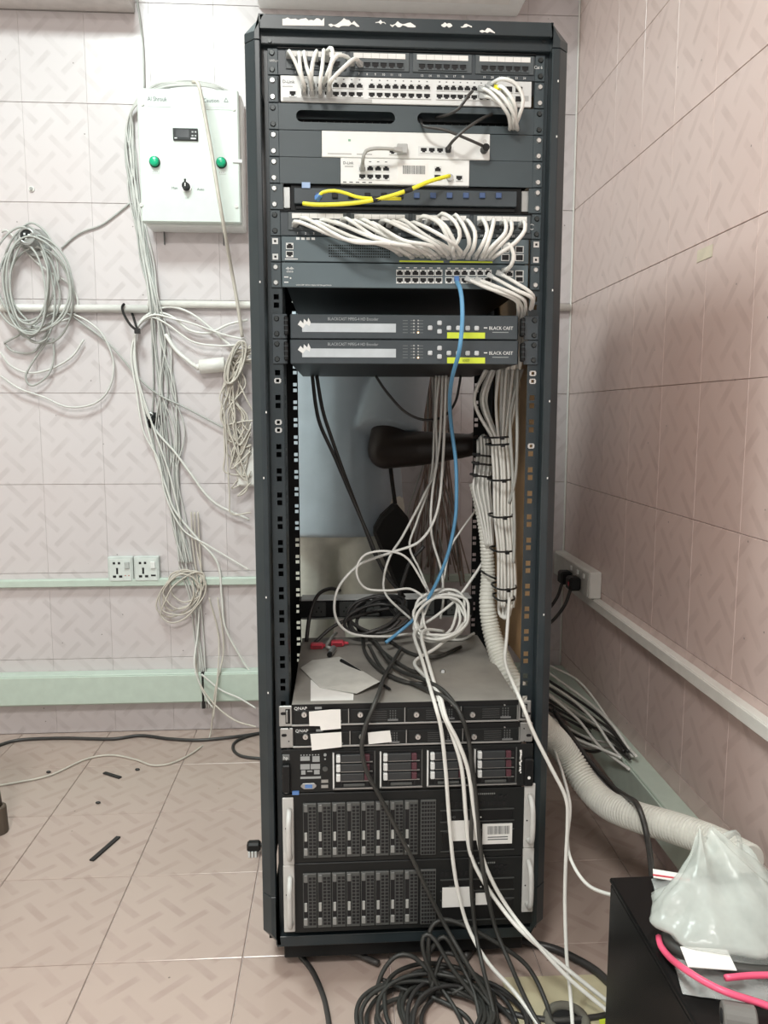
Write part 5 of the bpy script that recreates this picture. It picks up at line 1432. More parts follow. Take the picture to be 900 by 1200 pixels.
text('Man', (CX(201, 220), Yx-0.0004, CZ(222)), 0.0075, TXTG, cb); text('Auto', (CX(231, 221), Yx-0.0004, CZ(223)), 0.0075, TXTG, cb); text('Off', (CX(219, 232), Yx-0.0004, CZ(233)), 0.006, GREYP, cb, align='CENTER')
pla = mat('plate_white', (0.56, 0.60, 0.565), 0.5)
cbox('name_plate', pla, 172, 200, 112, 126, 0.001); text('Al Shrouk', (CX(173, 118), Yx-0.0014, CZ(119.5)), 0.0125, TXTG, cb, squeeze=0.8)
cbox('fine_print', mat('thin_print', (0.6, 0.63, 0.6), 0.6), 178, 199, 123, 124.5, 0.0014)
cbox('name_plate', pla, 235, 271, 112, 128, 0.001); text('Caution', (CX(238, 118), Yx-0.0014, CZ(119.5)), 0.011, TXTG, cb, squeeze=0.95)
c = W(265, 118, Yx); mb = MB()
for p, q in (((-.006, -.004), (.006, -.004)), ((.006, -.004), (0, .007)), ((0, .007), (-.006, -.004))): mb.tube([(c.x+p[0], Yx-0.0014, c.z+p[1]), (c.x+q[0], Yx-0.0014, c.z+q[1])], 0.0007, 4)
mb.build('warning_triangle', TXTG, cb)
cbox('fine_print', MATS['thin_print'], 238, 266, 123.5, 125, 0.0014); cbox('fine_print', MATS['thin_print'], 205, 228, 167.5, 169, 0.0006)
for a, b in ((166, 240), (277, 242), (274, 128), (167, 122)):
    c = W(a, b, Yx); s_ = MB().cyl((c.x, Yx-0.003, c.z), (c.x, Yx, c.z), 0.0055, n=14).build('screw', PVCW, cb); MB().box(c.x-0.004, c.x+0.004, Yx-0.0033, Yx-0.003, c.z-0.0006, c.z+0.0006).build('screw_slot', GREYP, s_)
cbox('hinge', SILV, 273, 284, 186, 190, 0.004, bevel=0.001)
for a in (183.5, 256): MB().box(CX(a, 270), CX(a+0.7, 270), WY-0.012, WY-0.001, zb0-0.045, zb0-0.004).build('fixing_wire', TXTG, cb)

# sockets
def socket_plate(x0, x1, y0, y1, lab, usb):
    Ys = WY-0.022
    t = thing('wall_socket', W((x0+x1)/2, y1, Ys), lab, 'wall socket', 'wall sockets on the back wall')
    m_ = mat('socket_silver', (0.58, 0.63, 0.60), 0.4)
    MB().box(fx(x0, Ys, 668), fx(x1, Ys, 668), Ys, WY-0.0005, fz(y1, Ys, 157), fz(y0, Ys, 157)).build('plate', m_, t, 0.002)
    xa, xb_, za_, zb_ = fx(x0+2, Ys, 668), fx(x1-2, Ys, 668), fz(y1-2, Ys, 157), fz(y0+2, Ys, 157)
    MB().box(xa, xb_, Ys-0.002, Ys, za_, zb_).build('face', mat('socket_face', (0.66, 0.71, 0.68), 0.4), t, 0.001)
    w_, h_ = xb_-xa, zb_-za_
    for (u_, v_, sw_, sh_) in ((.22, .80, .055, .05), (.45, .80, .055, .05), (.35, .50, .045, .09), (.35, .36, .045, .05), (.22, .20, .075, .05), (.50, .20, .075, .05)):
        MB().box(xa+w_*(u_-sw_), xa+w_*(u_+sw_), Ys-0.0026, Ys-0.0018, za_+h_*(v_-sh_), za_+h_*(v_+sh_)).build('pin_hole', HOLE, t)
    r_ = MB().box(xa+w_*.70, xa+w_*.92, Ys-0.007, Ys-0.002, za_+h_*.56, za_+h_*.86).build('switch', WHITE if not usb else mat('switch_grey', (0.45, 0.48, 0.46), 0.4), t, 0.0015)
    if usb:
        for u_ in (.72, .88): MB().cyl((xa+w_*u_, Ys-0.0026, za_+h_*.24), (xa+w_*u_, Ys-0.0018, za_+h_*.24), 0.002, n=8).build('indicator', mat('indicator_red', (0.5, 0.12, 0.08), 0.4), t)
    else: MB().box(xa+w_*.70, xa+w_*.92, Ys-0.0026, Ys-0.0018, za_+h_*.20, za_+h_*.27).build('indicator', HOLE, t)
socket_plate(126.5, 156, 652.5, 682.5, 'silver wall socket plate with a grey switch, left of two', True)
socket_plate(157, 186.5, 652.5, 682.5, 'silver wall socket plate with a white rocker switch, right of two', False)

# round wall pieces
def holder(px, py, lab, m1, big, out=0.058):
    Yh = WY
    t = thing('lamp_holder', W(px, py+8, WY-0.03), lab, 'lamp holder')
    c = W(px, py, WY-0.04)
    MB().cyl((c.x+0.012, WY-0.0005, c.z-0.012), (c.x+0.012, WY-min(0.016, out-0.004), c.z-0.012), 0.034*big, 0.032*big, n=24).build('base', m1, t, 0.002)
    MB().cyl((c.x+0.006, WY-min(0.016, out-0.004), c.z-0.006), (c.x, WY-out, c.z), 0.024*big, 0.021*big, n=20).build('barrel', m1, t)
    mb = MB(); mb.tube([(c.x+0.0165*big*math.cos(a), WY-out-0.001, c.z+0.0165*big*math.sin(a)) for a in [2*math.pi*i/16 for i in range(17)]], 0.004, 6); mb.build('rim', STEEL, t, smooth=True)
    MB().cyl((c.x, WY-out-0.0005, c.z), (c.x, WY-out-0.0002, c.z), 0.015*big, n=16).build('mouth', HOLE, t)
    mb = MB()
    for a in (0.3, 2.4, 4.5): mb.box(c.x-0.003+0.008*math.cos(a), c.x+0.003+0.008*math.cos(a), WY-out-0.0035, WY-out-0.0004, c.z-0.003+0.008*math.sin(a), c.z+0.003+0.008*math.sin(a))
    mb.build('contact', SILV, t)
holder(34, 278, 'grey round lamp holder behind the cable coil on the wall', STEEL, 1.35)
holder(173, 489, 'black round lamp holder behind the cables at mid wall', BLACK, 0.85, 0.012)
c = W(36.5, 221, WY-0.006)
t = thing('wall_screw', c, 'single screw with a plug in the bare wall above the cable coil', 'screw')
MB().cyl((c.x, WY-0.004, c.z), (c.x, WY-0.0004, c.z), 0.009, n=12).build('wall_plug', PVCW, t); MB().cyl((c.x, WY-0.009, c.z), (c.x, WY-0.004, c.z), 0.005, n=10).build('head', STEEL, t)

# cables on the wall
def wc(seq, r, m, label, group=None, y=None, name='wall_cable'):
    P = []
    for q in seq:
        if len(q) == 3: P.append(W(*q))
        else: P.append(W(q[0], q[1], y))
    return cable(name, P, r, m, label, group)
g11 = 'grey cables down the wall beside the control box'
for k_ in range(15):
    f = k_/14.0; j = lambda a: R.uniform(-a, a)
    Yb = WY-0.006-0.004*(k_ % 3)
    seq = [(268-8*f, 107+j(2), Yb-0.05), (246, 98+4*f, Yb-0.06), (214, 95.5+5*f+j(1), Yb-0.06), (184, 100+6*f+j(2), Yb-0.05), (160-4*f, 118+10*f, Yb-0.02), (147+9*f+j(2), 150, Yb), (148+10*f+j(3), 185, Yb), (153+9*f+j(3), 225, Yb), (159+9*f+j(2), 262, Yb), (166+11*f+j(3), 305, Yb), (175+10*f+j(1), 350, Yb-0.02), (179+17*f+j(5), 400, Yb), (181+22*f+j(7), 455, Yb), (182+30*f+j(7), 505, Yb), (190+22*f+j(8), 555, Yb), (203+12*f+j(6), 610, Yb), (211+14*f+j(3), 660, Yb-0.012)]
    if k_ % 3 == 0: seq += [(222+14*f, 700, Yb-0.02), (226+16*f+j(3), 745, Yb), (232+10*f, 785, Yb-0.03), (236+14*f, 830, Yb-0.035)]
    wc(seq, 0.0027, CABG if k_ % 3 == 1 else mat('pale_bundle_cable', (0.55, 0.55, 0.52), 0.5), 'grey cable in the loose bundle running down the wall left of the rack', g11)
for k_ in range(3):
    pts = []
    c = W(213, 690, WY-0.03)
    for i in range(26):
        a = 2*math.pi*i/12; rr_ = 0.058+0.013*k_+R.uniform(-0.005, 0.005)
        pts.append((c.x+rr_*0.92*math.cos(a)+0.010*math.sin(k_*2+i*0.2), c.y+0.006*math.sin(a*0.5), c.z+rr_*0.98*math.sin(a+0.3*k_)-0.012*k_+0.010*math.sin(i*.25)))
    pts = [W(224+k_*4, 600, WY-0.02), W(226+k_*4, 640, WY-0.02)]+pts
    cable('cable_coil', pts, 0.0028, CABC, ('largest', 'middle', 'smallest')[2-k_]+' cable loop hanging over the narrow trunking beside the sockets', 'cable loops over the trunking', 'cable coil')
wc([(160, -5), (165, 30), (168, 60), (169, 104)], 0.0034, CABG, 'single grey cable dropping from the ceiling to the control box', y=WY-0.006)
wc([(72, 291), (85, 279), (98, 271), (118, 264), (135, 252), (152, 238)], 0.0028, CABG, 'thin grey wire slanting between the wall coil and the control box', y=WY-0.006)
wc([(226, 96, 2.46), (233, 100, 2.44), (241, 140, 2.44), (249, 185, 2.44), (257, 235, 2.44), (264, 275, 2.47), (272, 320, 2.54), (279, 360, 2.56), (284, 395, 2.58)], 0.0055, CABC, 'thick cream cable hanging across the front of the control box')
# tied white pair
g12 = 'white cables through the black tie'
for k_, seq in enumerate(([(290, 424), (262, 398), (225, 368), (196, 360), (170, 371), (160, 388), (157, 415), (163, 455), (180, 500), (205, 530), (222, 553), (250, 588), (292, 609)],
                          [(290, 375), (268, 380), (245, 390), (222, 387), (203, 372), (186, 367), (167, 376), (159, 390), (159, 420), (166, 470), (178, 520), (196, 575), (206, 600), (232, 632), (255, 660), (260, 700), (264, 735), (282, 770), (300, 797)],
                          [(284, 404), (255, 405), (225, 400), (196, 380), (178, 372), (164, 380), (157, 396), (154, 420), (160, 460), (168, 505), (186, 540), (194, 580), (214, 620), (245, 640), (292, 668)],
                          [(288, 398), (262, 392), (228, 380), (205, 374), (180, 369), (163, 380), (158, 400), (161, 440), (176, 490), (190, 530), (200, 560), (212, 610)])):
    wc(seq, 0.0040 if k_ < 2 else 0.003, CABW, ('upper white cable through the black tie, running back to the rack at mid height', 'white cable through the black tie running down past the sockets', 'white cable through the black tie crossing below the white connector', 'short white cable through the black tie ending in the bundle')[k_], g12, y=WY-0.018-0.004*k_)
mb = MB(); mb.tube(spline(pw([(146, 356, WY-0.03), (143, 360, WY-0.035), (146, 370, WY-0.05), (153, 381, WY-0.055), (160, 387, WY-0.055)]), 0.006), 0.0042, 6)
mb.tube(spline(pw([(154, 365, WY-0.004), (157, 374, WY-0.03), (161, 387, WY-0.05)]), 0.006), 0.004, 6)
c = W(161, 388, WY-0.055); mb.box(c.x-0.008, c.x+0.008, c.y-0.008, c.y+0.008, c.z-0.008, c.z+0.008)
setp(mb.build('cable_tie', TIE, smooth=False), 'black cable tie holding white cables under the conduit pipe', 'cable tie')
# coil at far left
pts = []
c = W(38, 335, WY-0.032)
for i in range(9*16):
    a = 2*math.pi*i/16; k_ = i/16.0
    rx = 0.085+0.028*math.sin(k_*2.1)+R.uniform(-.003, .003); rz = 0.150+0.03*math.sin(k_*1.3+1)+R.uniform(-.004, .004)
    pts.append((c.x+0.02*math.sin(k_*1.9)+rx*math.cos(a+0.12*k_), c.y+0.02*math.sin(k_*2.7)-0.012, c.z+0.012*math.cos(k_*2.2)+rz*math.sin(a+0.12*k_)))
cable('cable_coil', pts, 0.0034, CABG, 'large coil of grey cable hung over the lamp holder at far left', cat='cable coil')
g13 = 'loose ends of the wall coil'
for k_, seq in enumerate(([(2, 272), (8, 270), (20, 282), (40, 305), (60, 320), (80, 332), (91, 352), (86, 370), (70, 377)], [(5, 402), (30, 388), (60, 368), (80, 368), (98, 380), (130, 405), (160, 440), (185, 462), (218, 478), (260, 500), (292, 515)],
                          [(0, 440), (22, 455), (50, 465), (80, 477), (110, 473), (128, 455), (133, 425), (122, 395), (105, 378), (86, 368)], [(5, 402), (16, 412), (40, 412), (55, 390), (64, 372), (74, 368)],
                          [(0, 412), (12, 428), (34, 437), (60, 432), (84, 418), (98, 398)], [(62, 396), (63, 420), (56, 440), (38, 452), (30, 443), (36, 428), (58, 396)], [(0, 350), (8, 372), (25, 384), (48, 384), (66, 372)])):
    wc(seq, 0.0034, CABG if k_ % 2 else mat('pale_grey_cable', (0.62, 0.62, 0.59), 0.5), ('cable end looping off the top of the far left coil', 'long cable running from the far left coil across to the rack', 'cable making the lowest wide loop under the far left coil', 'short cable end tucked under the far left coil', 'middle cable loop hanging under the far left coil', 'small closed cable loop under the far left coil', 'cable curving along the bottom of the far left coil')[k_], g13, y=WY-0.012-0.005*(k_ % 3))
# inline connector and tangle by the rack
t = thing('inline_connector', W(248, 437, WY-0.03), 'cream barrel shaped cable connector on the wall beside the rack', 'connector')
p, q = W(234, 430, WY-0.025), W(264, 427, WY-0.025)
MB().cyl(p, q, 0.0225, 0.0245, n=20).build('barrel', PVCW, t, 0.003, True)
MB().cyl(p+(p-q).normalized()*0.012, p, 0.009, 0.012, n=14).build('gland', PVCW, t, smooth=True)
MB().tube(spline([p+(p-q).normalized()*0.01, W(222, 424, WY-0.025), W(206, 410, WY-0.02), W(194, 392, WY-0.015)]), 0.0065, 8).build('lead', CABW, t, smooth=True)
g14 = 'tangled cream cables behind the left post'
for k_ in range(18):
    a = 258+R.uniform(0, 30); b = 264+R.uniform(-6, 28)
    yy = 520+R.uniform(-30, 60)
    wc([(292+R.uniform(0, 6), 412+R.uniform(-8, 16)), (276+R.uniform(-6, 8), 424+R.uniform(-10, 10)), (a, 455+R.uniform(-8, 12)), (b+R.uniform(-8, 8), 490), (a+R.uniform(-4, 14), yy), (b+R.uniform(-4, 8), yy+R.uniform(10, 30)), (294, yy+R.uniform(-25, 25))], 0.0028, CABC, 'cream cable in the tangle hanging beside the left rack post', g14, y=WY-0.03-0.004*(k_ % 6))
pts = []
c = W(276, 425, WY-0.06)
for i in range(44):
    a = 2*math.pi*i/11; pts.append((c.x+0.03*math.cos(a)+0.006*math.sin(i*.7), c.y+0.01*math.sin(i*.3), c.z+0.05*math.sin(a+0.4)+0.03*math.cos(a)))
cable('cable_coil', pts, 0.0032, CABC, 'small cream cable coil beside the left rack post', cat='cable coil')
t = thing('junction_box', W(286, 568, WY), 'pale square box on the wall half hidden behind the left rack post', 'junction box')
MB().box(fx(277, WY-0.03, 545), fx(310, WY-0.03, 545), WY-0.03, WY-0.0005, fz(569, WY-0.03), fz(524, WY-0.03)).build('box', PVCW, t, 0.003)
MB().box(fx(279, WY-0.03, 545), fx(308, WY-0.03, 545), WY-0.033, WY-0.03, fz(567, WY-0.03), fz(526, WY-0.03)).build('cover', PVCW, t, 0.001)
# thin ends near the trunking
g15 = 'cable ends over the wide trunking'
for k_, seq in enumerate(([(235, 690, 2.60), (232, 740, 2.60), (228, 780, 2.555), (240, 815, 2.545), (250, 830, 2.54)], [(228, 765, 2.60), (234, 800, 2.55), (252, 826, 2.53), (275, 844, 2.5), (300, 852, 2.45)], [(236, 790, 2.55), (258, 808, 2.545), (280, 818, 2.54), (300, 830, 2.53)], [(245, 700, 2.60), (256, 745, 2.60), (255, 795, 2.55), (250, 842, 2.52)])):
    cable('wall_cable', pw(seq), 0.003, CABC if k_ % 2 else CABW, ('white cable end hanging over the joint of the wide trunking', 'cream cable dipping from the trunking joint to the rack foot', 'white cable lying along the face of the wide trunking', 'cream cable hanging down beside the joint of the wide trunking')[k_], g15)
cable('floor_cable', [W(255, 700, 2.60), W(262, 760, 2.59), W(252, 810, 2.54)]+[F(a, b, 0.004) for a, b in ((246, 862), (232, 878), (205, 893), (180, 897), (158, 890), (130, 885), (100, 890), (60, 908), (20, 917), (-30, 925))], 0.0030, CABC, 'cream cable dropping off the trunking and snaking left across the floor')
cable('floor_cable', [F(a, b, 0.006) for a, b in ((-30, 885), (0, 873), (25, 867), (75, 865), (130, 866), (165, 862), (200, 866), (240, 867), (300, 860), (330, 852))], 0.0055, CABK, 'black cable lying along the foot of the back wall')
cable('floor_cable', [F(a, b, 0.005) for a, b in ((330, 855), (298, 861), (278, 868), (273, 877), (283, 886), (310, 889), (340, 888))], 0.005, CABK, 'black cable loop on the floor beside the left rack post')

# ================================================================== FLOOR
def stick(p, q, lab):
    a, b = F(*p, 0.0035), F(*q, 0.0035); d = (b-a).normalized(); s_ = Vector((-d.y, d.x, 0))*0.0065
    mb = MB(); n = 0
    mb.v += [tuple(a-s_), tuple(b-s_), tuple(b+s_), tuple(a+s_)]; mb.v += [(x, y, z+0.004) for x, y, z in mb.v[:4]]
    mb.v = [(x, y, z-0.003) for x, y, z in mb.v]
    for f_ in ((3, 2, 1, 0), (4, 5, 6, 7), (0, 1, 5, 4), (1, 2, 6, 5), (2, 3, 7, 6), (3, 0, 4, 7)): mb.face(f_)
    setp(mb.build('cable_tie_scrap', TIE, None, 0.001), lab, 'scrap', 'black scraps on the floor')
stick((107, 1008), (139, 980), 'long black strip scrap lying on the floor tiles')
stick((122, 905), (141, 911), 'short black strip scrap on the floor near the wall')
for k_, (a, b) in enumerate(((57, 906), (115, 942), (161, 903))):
    c = F(a, b, 0.0); mb = MB(); mb.sphere((c.x, c.y, 0.004), 0.006, 1.3, 0.8, 0.6, 7, 5)
    setp(mb.build('floor_crumb', TIE), ('dark crumb on the floor beside the cream cable', 'dark crumb on the floor between the two black strips', 'smallest dark crumb near the short black strip')[k_], 'crumb', 'dark crumbs on the floor')
t = thing('power_plug', F(292, 1010), 'black mains plug lying on the floor beside the left rack post', 'plug')
c = F(296, 1004)
MB().box(c.x-0.014, c.x+0.02, c.y-0.004, c.y+0.02, 0.012, 0.036).build('body', BLACK, t, 0.005)
for dx in (-0.008, 0.0, 0.008): MB().box(c.x+dx-0.0025, c.x+dx+0.0025, c.y-0.006, c.y-0.002, 0.001, 0.016).build('pin', SILV, t)
MB().tube(spline([(c.x+0.018, c.y+0.008, 0.024), (c.x+0.05, c.y+0.05, 0.02), (c.x+0.09, c.y+0.12, 0.012)]), 0.005, 8).build('lead', CABK, t, smooth=True)
# stool whose leg shows at the left edge
st = thing('stool', F(-55, 960), 'dark wooden stool whose leg shows at the left picture edge', 'stool')
p0 = F(3, 975, 0.0)
lx0, ly0 = p0.x-0.012, p0.y
for dx, dy in ((0, 0), (-0.30, 0), (0, -0.30), (-0.30, -0.30)):
    tx = -0.028 if dx == 0 else 0.028; ty = -0.02 if dy == 0 else 0.02
    MB().cyl((lx0+dx, ly0+dy, 0.03), (lx0+dx+tx, ly0+dy+ty, 0.46), 0.019, 0.017, n=12).build('leg', DARKBR, st, smooth=True)
    MB().cyl((lx0+dx, ly0+dy, 0), (lx0+dx, ly0+dy, 0.075), 0.027, 0.024, n=14).build('rubber_foot', mat('brown_rubber', (0.10, 0.075, 0.055), 0.7), st, 0.003)
MB().box(lx0-0.30, lx0-0.02, ly0-0.30, ly0-0.01, 0.46, 0.49).build('seat', DARKBR, st, 0.006)
MB().box(lx0-0.29, lx0-0.012, ly0-0.018, ly0-0.002, 0.20, 0.225).build('stretcher', DARKBR, st, 0.003); MB().box(lx0-0.29, lx0-0.012, ly0-0.30, ly0-0.28, 0.20, 0.225).build('stretcher', DARKBR, st, 0.003)
# black coils on the floor in front of the rack
def floor_coil(px, py, rx, ry, turns, r, m, lab, tail, seed):
    rr = random.Random(seed); c = F(px, py); pts = []
    n = 18
    for i in range(int(turns*n)):
        a = 2*math.pi*i/n; k_ = i/n
        e = 1+0.10*math.sin(k_*2.3+seed)+rr.uniform(-.02, .02)
        pts.append((c.x+rx*e*math.cos(a)+0.012*math.sin(k_*1.7), c.y+ry*e*math.sin(a)+0.012*math.cos(k_*2.9), r+0.002+0.005*k_+0.006*(1+math.sin(a*2+k_))))
    return cable('cable_coil', [*tail, *pts], r, m, lab, 'dark cable coils in front of the rack', 'cable coil')
floor_coil(500, 1205, 0.110, 0.085, 5.3, 0.0042, CABD, 'largest dark cable coil on the floor in front of the rack', [], 1)
floor_coil(520, 1192, 0.090, 0.095, 3.4, 0.0045, CABD, 'rear dark cable coil on the floor in front of the rack', [], 2)
floor_coil(548, 1215, 0.10, 0.11, 3.6, 0.0042, CABK, 'right hand dark cable coil on the floor in front of the rack', [], 4)
g16 = 'dark cable arcs above the floor coils'
for k_, seq in enumerate(([(505, 1155, 1.33), (502, 1110, 1.335), (506, 1086, 1.345), (520, 1078, 1.35), (545, 1085, 1.345), (590, 1110, 1.335), (620, 1135, 1.32), (640, 1175, 1.28), (650, 1215, 1.24)],
                          [(515, 1160, 1.31), (499, 1125, 1.32), (495, 1103, 1.33), (500, 1095, 1.335), (510, 1102, 1.33), (530, 1135, 1.31), (560, 1175, 1.28), (575, 1215, 1.24)],
                          [(440, 1165, 1.33), (448, 1140, 1.34), (462, 1122, 1.345), (478, 1119, 1.345), (495, 1130, 1.34), (515, 1155, 1.32), (535, 1185, 1.28), (548, 1215, 1.25)],
                          [(500, 1120, 1.34), (520, 1098, 1.345), (540, 1130, 1.33), (556, 1165, 1.29), (566, 1215, 1.24)],
                          [(446, 1147, 1.345), (470, 1158, 1.335), (510, 1170, 1.31), (545, 1190, 1.28), (560, 1215, 1.25)],
                          [(505, 1160, 1.32), (520, 1118, 1.345), (545, 1128, 1.335), (550, 1150, 1.32), (530, 1165, 1.31)])):
    P = [W(*q) for q in seq]; P = [p if p.z > 0.006 else F(q[0], q[1], 0.006) for p, q in zip(P, seq)]
    cable('floor_cable', P, 0.0042, CABD, ('dark cable arc rising highest in front of the rack plinth', 'narrow dark cable arc in front of the rack plinth', 'leftmost dark cable arc over the floor coil', 'dark cable crossing the right of the floor coil', 'dark cable lying across the top of the floor coil', 'small dark cable arc behind the floor coil')[k_], g16)
cable('floor_cable', [F(a, b, 0.006) for a, b in ((340, 1105), (352, 1120), (366, 1138), (378, 1165), (384, 1190), (387, 1215))], 0.0055, CABK, 'brownish black cable coming out under the left of the rack')
cable('floor_cable', [F(a, b, 0.012) for a, b in ((400, 1115), (418, 1118), (432, 1124), (444, 1129))], 0.006, CABK, 'short black cable tip sticking out under the rack plinth')
cable('floor_cable', [F(a, b, 0.010) for a, b in ((545, 1122), (560, 1105), (590, 1098), (626, 1106), (650, 1112), (672, 1122), (695, 1135), (712, 1150), (725, 1165), (740, 1190))], 0.0085, CABK, 'thick black cable from under the rack curving to the black box')
cable('floor_cable', [F(a, b, 0.006) for a, b in ((570, 1175), (600, 1188), (630, 1194), (660, 1196), (700, 1192), (725, 1186))], 0.006, CABK, 'black cable crossing the beige plate on the floor')
# beige plate with the round hole
t = thing('floor_plate', F(655, 1185), 'beige plate on the floor with a round black hole, left of the black box', 'plate')
P = [F(a, b, 0.0) for a, b in ((588, 1147), (720, 1143), (735, 1235), (605, 1240))]
mb = MB(); mb.v += [(p.x, p.y, 0.0003) for p in reversed(P)]+[(p.x, p.y, 0.004) for p in reversed(P)]
for f_ in ((0, 1, 2, 3), (7, 6, 5, 4), (0, 4, 5, 1), (1, 5, 6, 2), (2, 6, 7, 3), (3, 7, 4, 0)): mb.face(f_)
mb.build('slab', BEIGE, t, 0.001)
c = F(664, 1196, 0.0045)
mb = MB(); mb.tube([(c.x+0.034*math.cos(a), c.y+0.034*math.sin(a), 0.0055) for a in [2*math.pi*i/28 for i in range(29)]], 0.0085, 8, cap=False); mb.build('rubber_ring', mat('dusty_rubber', (0.14, 0.135, 0.11), 0.8), t, smooth=True)
MB().cyl((c.x, c.y, 0.0041), (c.x, c.y, 0.0050), 0.030, n=28).build('dark_hole', HOLE, t)
flat_sheet([(702, 1196), (712, 1194), (718, 1204), (704, 1206)], 0.0045, 0.002, 'yellow_tag', LIME, 'small lime yellow tag on the beige plate', 'tag')

# ================================================================== RIGHT SIDE
# socket box on the right wall with two plugs
sb = thing('socket_box', V(WX, 2.35, 0.543), 'white surface socket box on the right wall with two black plugs', 'socket box')
XB = 0.752
MB().box(XB, WX-0.0005, 2.225, 2.60, 0.546, 0.628).build('box', PVCW, sb, 0.003)
MB().box(XB-0.004, XB, 2.232, 2.595, 0.550, 0.624).build('face', mat('socket_grey_face', (0.5, 0.5, 0.47), 0.4), sb, 0.001)
for yk in (2.265, 2.325, 2.39): MB().box(XB-0.008, XB-0.004, yk-0.006, yk+0.006, 0.602, 0.616).build('switch', WHITE, sb, 0.001)
for k_, yk in enumerate((2.31, 2.40)):
    t = thing('power_plug', V(XB-0.03, yk, 0.55), ('near black plug in the right wall socket box', 'far black plug in the right wall socket box')[k_], 'plug', 'black plugs in the right wall box')
    MB().box(XB-0.042, XB-0.0045, yk-0.022, yk+0.022, 0.556, 0.598).build('body', BLACK, t, 0.006)
    if k_ == 0: MB().box(XB-0.0425, XB-0.041, yk-0.016, yk-0.008, 0.572, 0.584).build('red_mark', RED, t)
    mb = MB(); mb.tube(spline([(XB-0.03, yk, 0.560), (XB-0.05, yk+0.005, 0.50), (XB-0.10, yk+0.01, 0.44), (XB-0.19, yk, 0.40), (XB-0.28, yk-0.06, 0.38), (XB-0.34, yk-0.20, 0.36), (XB-0.38, yk-0.38, 0.34)]), 0.0055, 8); mb.build('lead', CABK, t, smooth=True)
# bunch of cables behind the rack resting on the trunking
g17 = 'cables bunched on the right trunking'
tip = Vector((0.742, 1.83, 0.226))
for k_ in range(11):
    a = 788+k_*7+R.uniform(-2, 2); m_ = (CABW, CABK, CABK, CABW, CABK, CABK, CABK, CABW, CABK, CABG, CABK)[k_]
    s_ = W(640, a, 2.28); mid = W(690+R.uniform(-4, 4), a+30+4*(5-k_)*0.4, 2.10)
    e = tip+Vector((R.uniform(-.012, .008), R.uniform(-.03, .03), 0.002+0.004*(10-k_)*0.5))
    cable('bunch_cable', [s_, mid, mid.lerp(e, 0.6)+Vector((0, 0, 0.012)), e], 0.0042, m_, ('white' if m_ is CABW else 'grey' if m_ is CABG else 'black')+' cable in the bunch behind the right rack post above the hose', g17)
cable('power_cable', [W(650, 835, 1.90), W(672, 866, 1.82), W(695, 897, 1.74), W(718, 922, 1.64), W(733, 933, 1.52), W(746, 942, 1.445), W(754, 962, 1.415), W(760, 990, 1.37), W(764, 1025, 1.26), W(765, 1045, 1.17)], 0.0062, CABK, 'black cable crossing over the white hose down to the black box')
cable('power_cable', [W(648, 830, 2.0), W(676, 880, 1.95), W(715, 925, 1.88), W(740, 945, 1.85)], 0.005, CABK, 'short black cable running just above the white hose')
cable('network_cable', [W(645, 780, 2.3), W(680, 800, 2.2), W(716, 848, 2.05), W(744, 898, 1.86)], 0.0035, CABW, 'single white cable along the top edge of the bunch')
for k_, seq in enumerate(([(640, 800, 2.20), (668, 818, 2.12), (695, 843, 2.02), (718, 876, 1.92), (741, 900, 1.82)], [(640, 812, 2.14), (676, 842, 2.04), (702, 874, 1.93), (738, 902, 1.80)], [(645, 842, 2.06), (672, 864, 1.98), (705, 878, 1.9), (728, 888, 1.84)])):
    cable('bunch_cable', pw(seq), 0.0042, CABW, ('upper white cable lying over the black bunch behind the right post', 'middle white cable lying over the black bunch behind the right post', 'lowest short white cable in the bunch behind the right post')[k_], g17)
# paper scrap on the right wall
c0_, c1_ = RW(817, 308), RW(836, 280)
MB().box(WX-0.0012, WX-0.0002, c1_.y, c0_.y, c0_.z, c1_.z-0.01).build('tape_scrap', mat('masking_tape', (0.62, 0.56, 0.44), 0.6))
setp(bpy.data.objects['tape_scrap'], 'cream piece of tape on the right wall', 'tape')
# black box
BT = 0.40
bx = thing('black_box', V(0.58, 0.85, 0), 'black box shaped cabinet at the lower right corner', 'cabinet')
q0, q1 = F(722, 1028, BT), F(807, 1200, BT)
xbl = (q0.x+q1.x)/2
MB().box(xbl, 0.728, 0.45, q0.y, 0.012, BT-0.008).build('body', PCBLK, bx, 0.003)
MB().box(xbl-0.001, 0.729, 0.449, q0.y+0.001, BT-0.008, BT).build('lid', PCBLK, bx, 0.002)
for ax in (xbl+0.03, 0.70):
    for ay in (0.49, q0.y-0.04): MB().cyl((ax, ay, 0), (ax, ay, 0.012), 0.012, n=12).build('foot', BLACK, bx)
